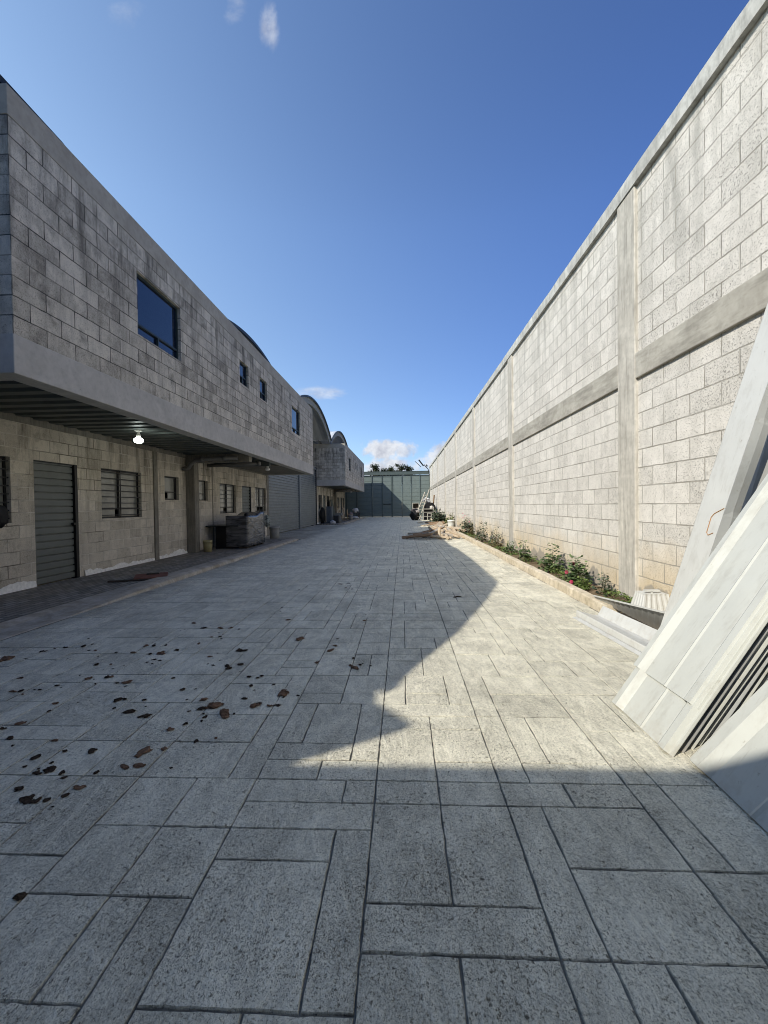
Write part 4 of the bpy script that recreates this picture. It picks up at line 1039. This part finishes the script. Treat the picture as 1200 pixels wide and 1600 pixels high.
mallow(2.55, 6.02, .17, .12, 80, 'low mallow with one crimson flower by the kerb', M_leafg, [(-.14,.05,.14)], 1, .035)
mallow(2.64, 7.55, .55, .19, 170, 'bushy mallow with broad grey-green leaves and a bare flower stalk', M_leaf, [], 2, .055)
mallow(2.62, 9.0, .52, .13, 130, 'narrow upright leafy mallow on the near side of the second pilaster', M_leaf, [], 2, .045)
mallow(2.62, 10.35, .36, .16, 120, 'round compact mallow just before the second pilaster', M_leaf, [], 2, .045)
mallow(2.62, 12.2, .62, .17, 100, 'tall thin drooping mallow beyond the second pilaster', M_leafd, [], 2, .045)
mallow(2.60, 11.6, .34, .2, 120, 'low grey-brown mallow opposite the second pilaster', M_dry, [], 2, .04)
mallow(2.58, 13.6, .72, .2, 150, 'tall dark mallow halfway to the woodpile', M_leafd, [], 2, .05)
mallow(2.62, 17.4, .75, .34, 260, 'big grey-green mallow with faded pink flower spikes behind the woodpile', M_leafd, [(-.1,.1,.72),(-.05,-.1,.8),(-.12,-.02,.9)], 4, .075, M_pink)
mallow(2.62, 16.2, .55, .2, 80, 'dry brown mallow beside the big pink-flowered one', M_dry, [(-.05,0,.6)], 2, .05, M_pink)
mallow(2.62, 23.6, .75, .36, 240, 'leafy green mallow beyond the white pail', M_leafg, [], 4, .09)
mallow(2.55, 28.6, 1.0, .55, 300, 'broad dark green shrub beside the heap of junk at the far end', M_leafd, [], 4, .13)
mallow(2.50, 3.75, .16, .10, 50, 'tiny green weed growing in the bare soil beyond the kerb end', M_leafg, [], 1, .04)
# low ground cover
lv = Leaves()
for i in range(5200):
    y = 4.9+ (rnd.random()**1.9)*14; x = 2.40+rnd.random()**.8*.38
    dens = mnoise.noise(Vector((x*3, y*1.3, 2)))
    if dens < -.02: continue
    hgt = .045+.075*max(0, dens+.25)*rnd.random()*1.6
    a = rnd.uniform(0,6.28); L = rnd.uniform(.018,.038)
    lv.leaf(Vector((x,y,.035+hgt)), Vector((math.cos(a),math.sin(a),rnd.uniform(-.2,.6))), Vector((0,0,1))+rv(.6), L, L*.7, rnd.random(), 3)
o = lv.build('ground_cover', M_leafg, None); struct(o, 'stuff')
lv = Leaves()
for i in range(700):
    y = 4.0+rnd.random()*14; x = 2.40+rnd.random()*.48; a = rnd.uniform(0,6.28); L = rnd.uniform(.012,.03)
    lv.leaf(Vector((x,y,.05+rnd.random()*.03)), Vector((math.cos(a),math.sin(a),rnd.uniform(-.1,.2))), Vector((0,0,1))+rv(.4), L, L*.6, rnd.random(), 3)
struct(lv.build('dry_leaves', M_dry, None), 'stuff')

# ------------------------------------------------------------------ woodpile
def wood_mat(name, a, b):
    k = NT(name); f_ = k.noise(5, 6, .65, k.mapv(k.obj(), (1.2,9,9)))
    return k.fin(k.mix(k.ramp(f_, .3, .7), a, b), .85, k.bump(f_, .5, .01), 0, .2)
M_w = [wood_mat('old_pale_timber', (.33,.25,.165), (.56,.46,.33)), wood_mat('brown_timber', (.17,.105,.06), (.33,.22,.135)), wood_mat('grey_timber', (.22,.19,.155), (.42,.38,.32))]
rw = random.Random(5)
def log(p, q, w_, h_, mat, label, group='scrap timber heap by the kerb', round_=False):
    p = Vector(p); q = Vector(q); e = MB(); d_ = (q-p).normalized(); L = (q-p).length
    loc = (p+q)/2; e.box(-L/2, L/2, -w_/2, w_/2, -h_/2, h_/2) if not round_ else e.tube([(-L/2,0,0),(-L*.2,.01,0),(L*.25,-.012,.005),(L/2,0,0)], [w_/2,w_*.47,w_*.5,w_*.42], 9)
    o = e.build('timber', mat, None, 0 if round_ else .006); sd = d_.cross(Vector((0,0,1))).normalized(); up = sd.cross(d_)
    roll_ = Matrix.Rotation(rw.uniform(-.5,.5), 4, 'X')
    o.matrix_world = Matrix(((d_.x,sd.x,up.x,loc.x),(d_.y,sd.y,up.y,loc.y),(d_.z,sd.z,up.z,loc.z),(0,0,0,1))) @ roll_
    return tag(o, label, 'timber', group)
A = 'dark shaded length of scrap timber in the left half of the woodpile'
B = 'sunlit pale length of scrap timber in the right half of the woodpile'
log((.12,15.6,.05),(.95,16.0,.20),.10,.08,M_w[1],'long pole sticking out at the left tip of the woodpile', round_=True)
for i in range(17):
    x = rw.uniform(.5,1.35); y = 15.3+rw.uniform(0,1.3); a = rw.uniform(-.7,1.1); L = rw.uniform(.5,1.2); z0 = rw.uniform(.04,.14); z1 = z0+rw.uniform(.05,.38)*(.4+.6*(x-.4))
    log((x-L/2*math.cos(a), y-L/2*math.sin(a), z0), (x+L/2*math.cos(a), y+L/2*math.sin(a), z1), rw.uniform(.06,.11), rw.uniform(.04,.08), rw.choice([M_w[1],M_w[1],M_w[2]]), A, round_=rw.random() < .4)
for i in range(24):
    x = rw.uniform(1.3,2.05); y = 14.9+rw.uniform(0,2.4); a = rw.uniform(1.5,2.9); L = rw.uniform(.5,1.3); z0 = rw.uniform(.04,.13); z1 = z0+rw.uniform(.05,.36)
    log((x-L/2*math.cos(a), y-L/2*math.sin(a), z0), (x+L/2*math.cos(a), y+L/2*math.sin(a), z1), rw.uniform(.06,.12), rw.uniform(.04,.09), rw.choice([M_w[0],M_w[0],M_w[2]]), B, round_=rw.random() < .4)
log((1.32,15.2,.04),(1.34,15.35,.42),.12,.1,M_w[0],'short pale log standing nearly upright in the middle of the woodpile', round_=True)
log((2.05,19.6,.2),(2.55,17.2,.22),.14,.1,M_w[0],'long pale timber lying on the kerb behind the woodpile')
log((1.7,22.0,.05),(2.25,24.0,.25),.3,.05,M_w[0],'wide pale board lying on the pavement beyond the woodpile')
log((1.6,25.5,.08),(2.5,23.5,.3),.35,.06,M_w[1],'wide brown board tilted on the kerb beyond the white pail')
for i, (x0_, y0_, x1_, y1_, z_) in enumerate([(1.15,24.5,2.1,26.0,.05),(1.5,27.5,2.3,26.2,.08),(1.0,28.5,2.2,29.5,.05),(1.9,21.2,2.45,22.6,.16),(1.3,17.6,2.2,18.6,.06),(.8,17.2,1.7,18.0,.05),(1.7,16.9,2.3,18.2,.1)]):
    log((x0_,y0_,z_), (x1_,y1_,z_+.08), .16, .04, M_w[i % 3], 'loose flat board strewn on the ground beyond the woodpile', 'loose boards beyond the woodpile')
M_pail = simple('dirty_white_pail', (.60,.60,.54), .5, 0, .12, 6)
pl_ = bucket(2.22, 19.3, .1, .165, .46, M_pail, 'tall dirty white pail with dry twigs standing on the kerb by the woodpile', 'pail', 'pail')
e = MB()
for i in range(5): e.tube([(2.2+.03*i,19.3,.5),(2.15+.05*i+rw.uniform(-.05,.05),19.3+rw.uniform(-.1,.1),.75+rw.uniform(0,.35))], .006, 4)
tag(e.build('twig_bundle', M_stem), 'bundle of dry twigs standing in the white pail', 'twigs')

# ------------------------------------------------------------------ junk heap at the far right
M_ivory = simple('ivory_painted_wood', (.33,.315,.265), .6, 0, .15, 5)
M_greywood = simple('sun_bleached_wood', (.36,.33,.27), .85, 0, .2, 6)
t_ = thing('ladder', 'bleached wooden stepladder leaning over the junk heap at the far end', 'ladder', (1.45, 34.6, 0))
for (a, b_) in (((.95,34.3,.02),(1.92,35.6,2.35)), ((1.36,34.3,.02),(2.28,35.6,2.55))):
    e = MB(); e.bar(a, b_, .07, .07); e.build('rail', M_greywood, t_)
for i in range(7):
    q = .12+.12*i; A_ = Vector((.95,34.3,.02)).lerp(Vector((1.92,35.6,2.35)), q); B_ = Vector((1.36,34.3,.02)).lerp(Vector((2.28,35.6,2.55)), q)
    e = MB(); e.bar(A_, B_, .07, .04); e.build('rung', M_greywood, t_)
t_ = thing('cabinet_frame', 'open ivory box frame standing on top of the junk heap left side', 'box frame', (1.2, 35.4, .7))
e = MB(); x0, x1, z0, z1 = .82, 1.40, .92, 1.45
for (a,b_,c_,d_) in ((x0,x1,z0,z0+.06),(x0,x1,z1-.06,z1),(x0,x0+.06,z0+.06,z1-.06),(x1-.06,x1,z0+.06,z1-.06)): e.box(a,b_,35.1,35.5,c_,d_)
e.build('frame', M_ivory, t_, .01)
e = MB(); e.box(x0+.06,x1-.06,35.42,35.46,z0+.06,z1-.06); e.build('back_panel', M_darkwood, t_)
t_ = thing('bench_frame', 'pale metal table frame with crossbars in the junk heap', 'table frame', (2.1, 34.2, 0))
for z in (.92,.66): e = MB(); e.bar((1.65,34.1,z),(2.5,34.1,z),.04,.045); e.build('rail', M_ivory, t_)
for x in (1.68,2.48): e = MB(); e.bar((x,34.1,.02),(x,34.1,.89),.04,.04); e.build('leg', M_ivory, t_)
e = MB(); e.bar((1.65,34.7,.92),(2.5,34.7,.92),.06,.06); e.build('rail', M_ivory, t_)
t_ = thing('stool', 'pale tubular stool in front of the table frame in the junk heap', 'stool', (2.15, 33.9, 0))
e = MB(); e.box(1.98,2.32,33.7,34.0,.56,.60); e.build('seat', M_ivory, t_)
for x in (2.0,2.3):
    for y in (33.72,33.98): e = MB(); e.bar((x,y,0),(x,y,.56),.05,.05); e.build('leg', M_ivory, t_)
e = MB(); e.bar((1.7,33.75,.32),(2.32,33.75,.32),.035,.035); e.build('stretcher', M_ivory, t_)
e = MB(); n = 14; 
for i in range(n+1):
    a = math.pi*i/n; e.v += [(2.28-.52*math.cos(a), 35.0, .85+.62*math.sin(a)), (2.28-.52*math.cos(a), 36.0, .85+.62*math.sin(a))]
for i in range(n): e.f.append((2*i,2*i+1,2*i+3,2*i+2))
e.f.append(tuple(2*i for i in range(n+1)))
e.box(1.8,2.76,35.1,35.9,.0,.845)
tag(e.build('tank', M_blackmat), 'black round-topped tank lying behind the table frame in the junk heap', 'tank')
blob('bag', M_bag, 2.05, 35.5, 1.65, .3, .3, .25, 'white bag on top of the black tank in the junk heap', 'bag', .4, 41)
blob('bag', simple('pale_cloth', (.5,.47,.42), .8), 2.4, 34.6, 1.02, .16, .2, .15, 'pale cloth bundle on the table frame in the junk heap', 'bag', .4, 44)
e = MB(); e.bar((2.42,34.0,1.1),(2.78,33.9,.35),.09,.03); tag(e.build('slat', M_ivory), 'ivory slat sloping down at the right side of the junk heap', 'slat')
e = MB(); e.bar((2.62,35.8,1.2),(2.72,35.9,2.1),.1,.06); tag(e.build('post', M_brownwood), 'brown wooden post standing against the wall behind the junk heap', 'post')
blob('rubble_sack', M_blackmat, 1.0, 34.6, .4, .38, .4, .5, 'dark heap of sacks at the left foot of the junk heap', 'sacks', .35, 47)
blob('rubble_sack', simple('dark_mauve_sack', (.06,.045,.05), .8), 1.0, 34.9, .75, .3, .3, .22, 'dark mauve sack beneath the ivory box frame', 'sack', .35, 49)
blob('rubble_sack', simple('grey_rag', (.3,.27,.25), .9), 1.25, 34.4, .72, .18, .2, .14, 'grey rag bundle between ladder and box frame', 'rags', .5, 53)

# ------------------------------------------------------------------ trees beyond the far gate
M_tl = leaf_mat('tree_leaf', (.014,.022,.010), (.05,.062,.026))
def tree(x, y, h, w_, label, seed):
    rt = random.Random(seed); t0 = thing('tree', label, 'tree', (x, y, 0), 'trees beyond the far gate')
    e = MB(); e.tube([(x,y,0),(x+.1,y,h*.35),(x-.1,y,h*.7),(x,y,h*.95)], [.3,.24,.15,.04], 8)
    cl = []
    for i in range(16):
        a = rt.uniform(0,6.28); r_ = w_*math.sqrt(rt.random()); z = h*rt.uniform(.55,.98); r_ *= (1.1-(z/h-.5))
        cpt = Vector((x+r_*math.cos(a), y+r_*math.sin(a), z)); cl.append((cpt, rt.uniform(.4,.95)))
        e.tube([(x,y,z*.72),((x+cpt.x)/2,(y+cpt.y)/2,z*.85),tuple(cpt)], [.09,.06,.02], 5)
    e.build('trunk', M_darkwood, t0)
    lv = Leaves()
    for cpt, r_ in cl:
        tn = rt.random()*.6
        for i in range(110):
            q = Vector((rt.gauss(0,1),rt.gauss(0,1),rt.gauss(0,.8))).normalized()*r_*rt.random()**.45
            L = rt.uniform(.14,.3); lv.leaf(cpt+q, Vector((rt.uniform(-1,1),rt.uniform(-1,1),rt.uniform(-.6,.6))), Vector((rt.uniform(-1,1),rt.uniform(-1,1),1)), L, L*.6, min(1, tn+rt.random()*.4), 3)
    lv.build('crown', M_tl, t0)
tree(-6.0, 88, 10.0, 1.3, 'pointed dark tree top at the left above the far gate', 1)
tree(-4.4, 90, 9.9, 1.5, 'broad dark tree crown just right of the pointed one above the far gate', 2)
tree(-2.5, 89, 9.3, .8, 'tiny dark tree tip just showing above the middle of the far gate', 3)
tree(-.6, 92, 10.2, 1.5, 'dark rounded tree crown right of the middle above the far gate', 4)
tree(1.3, 93, 10.3, 1.4, 'rightmost dark tree crown above the far gate', 6)
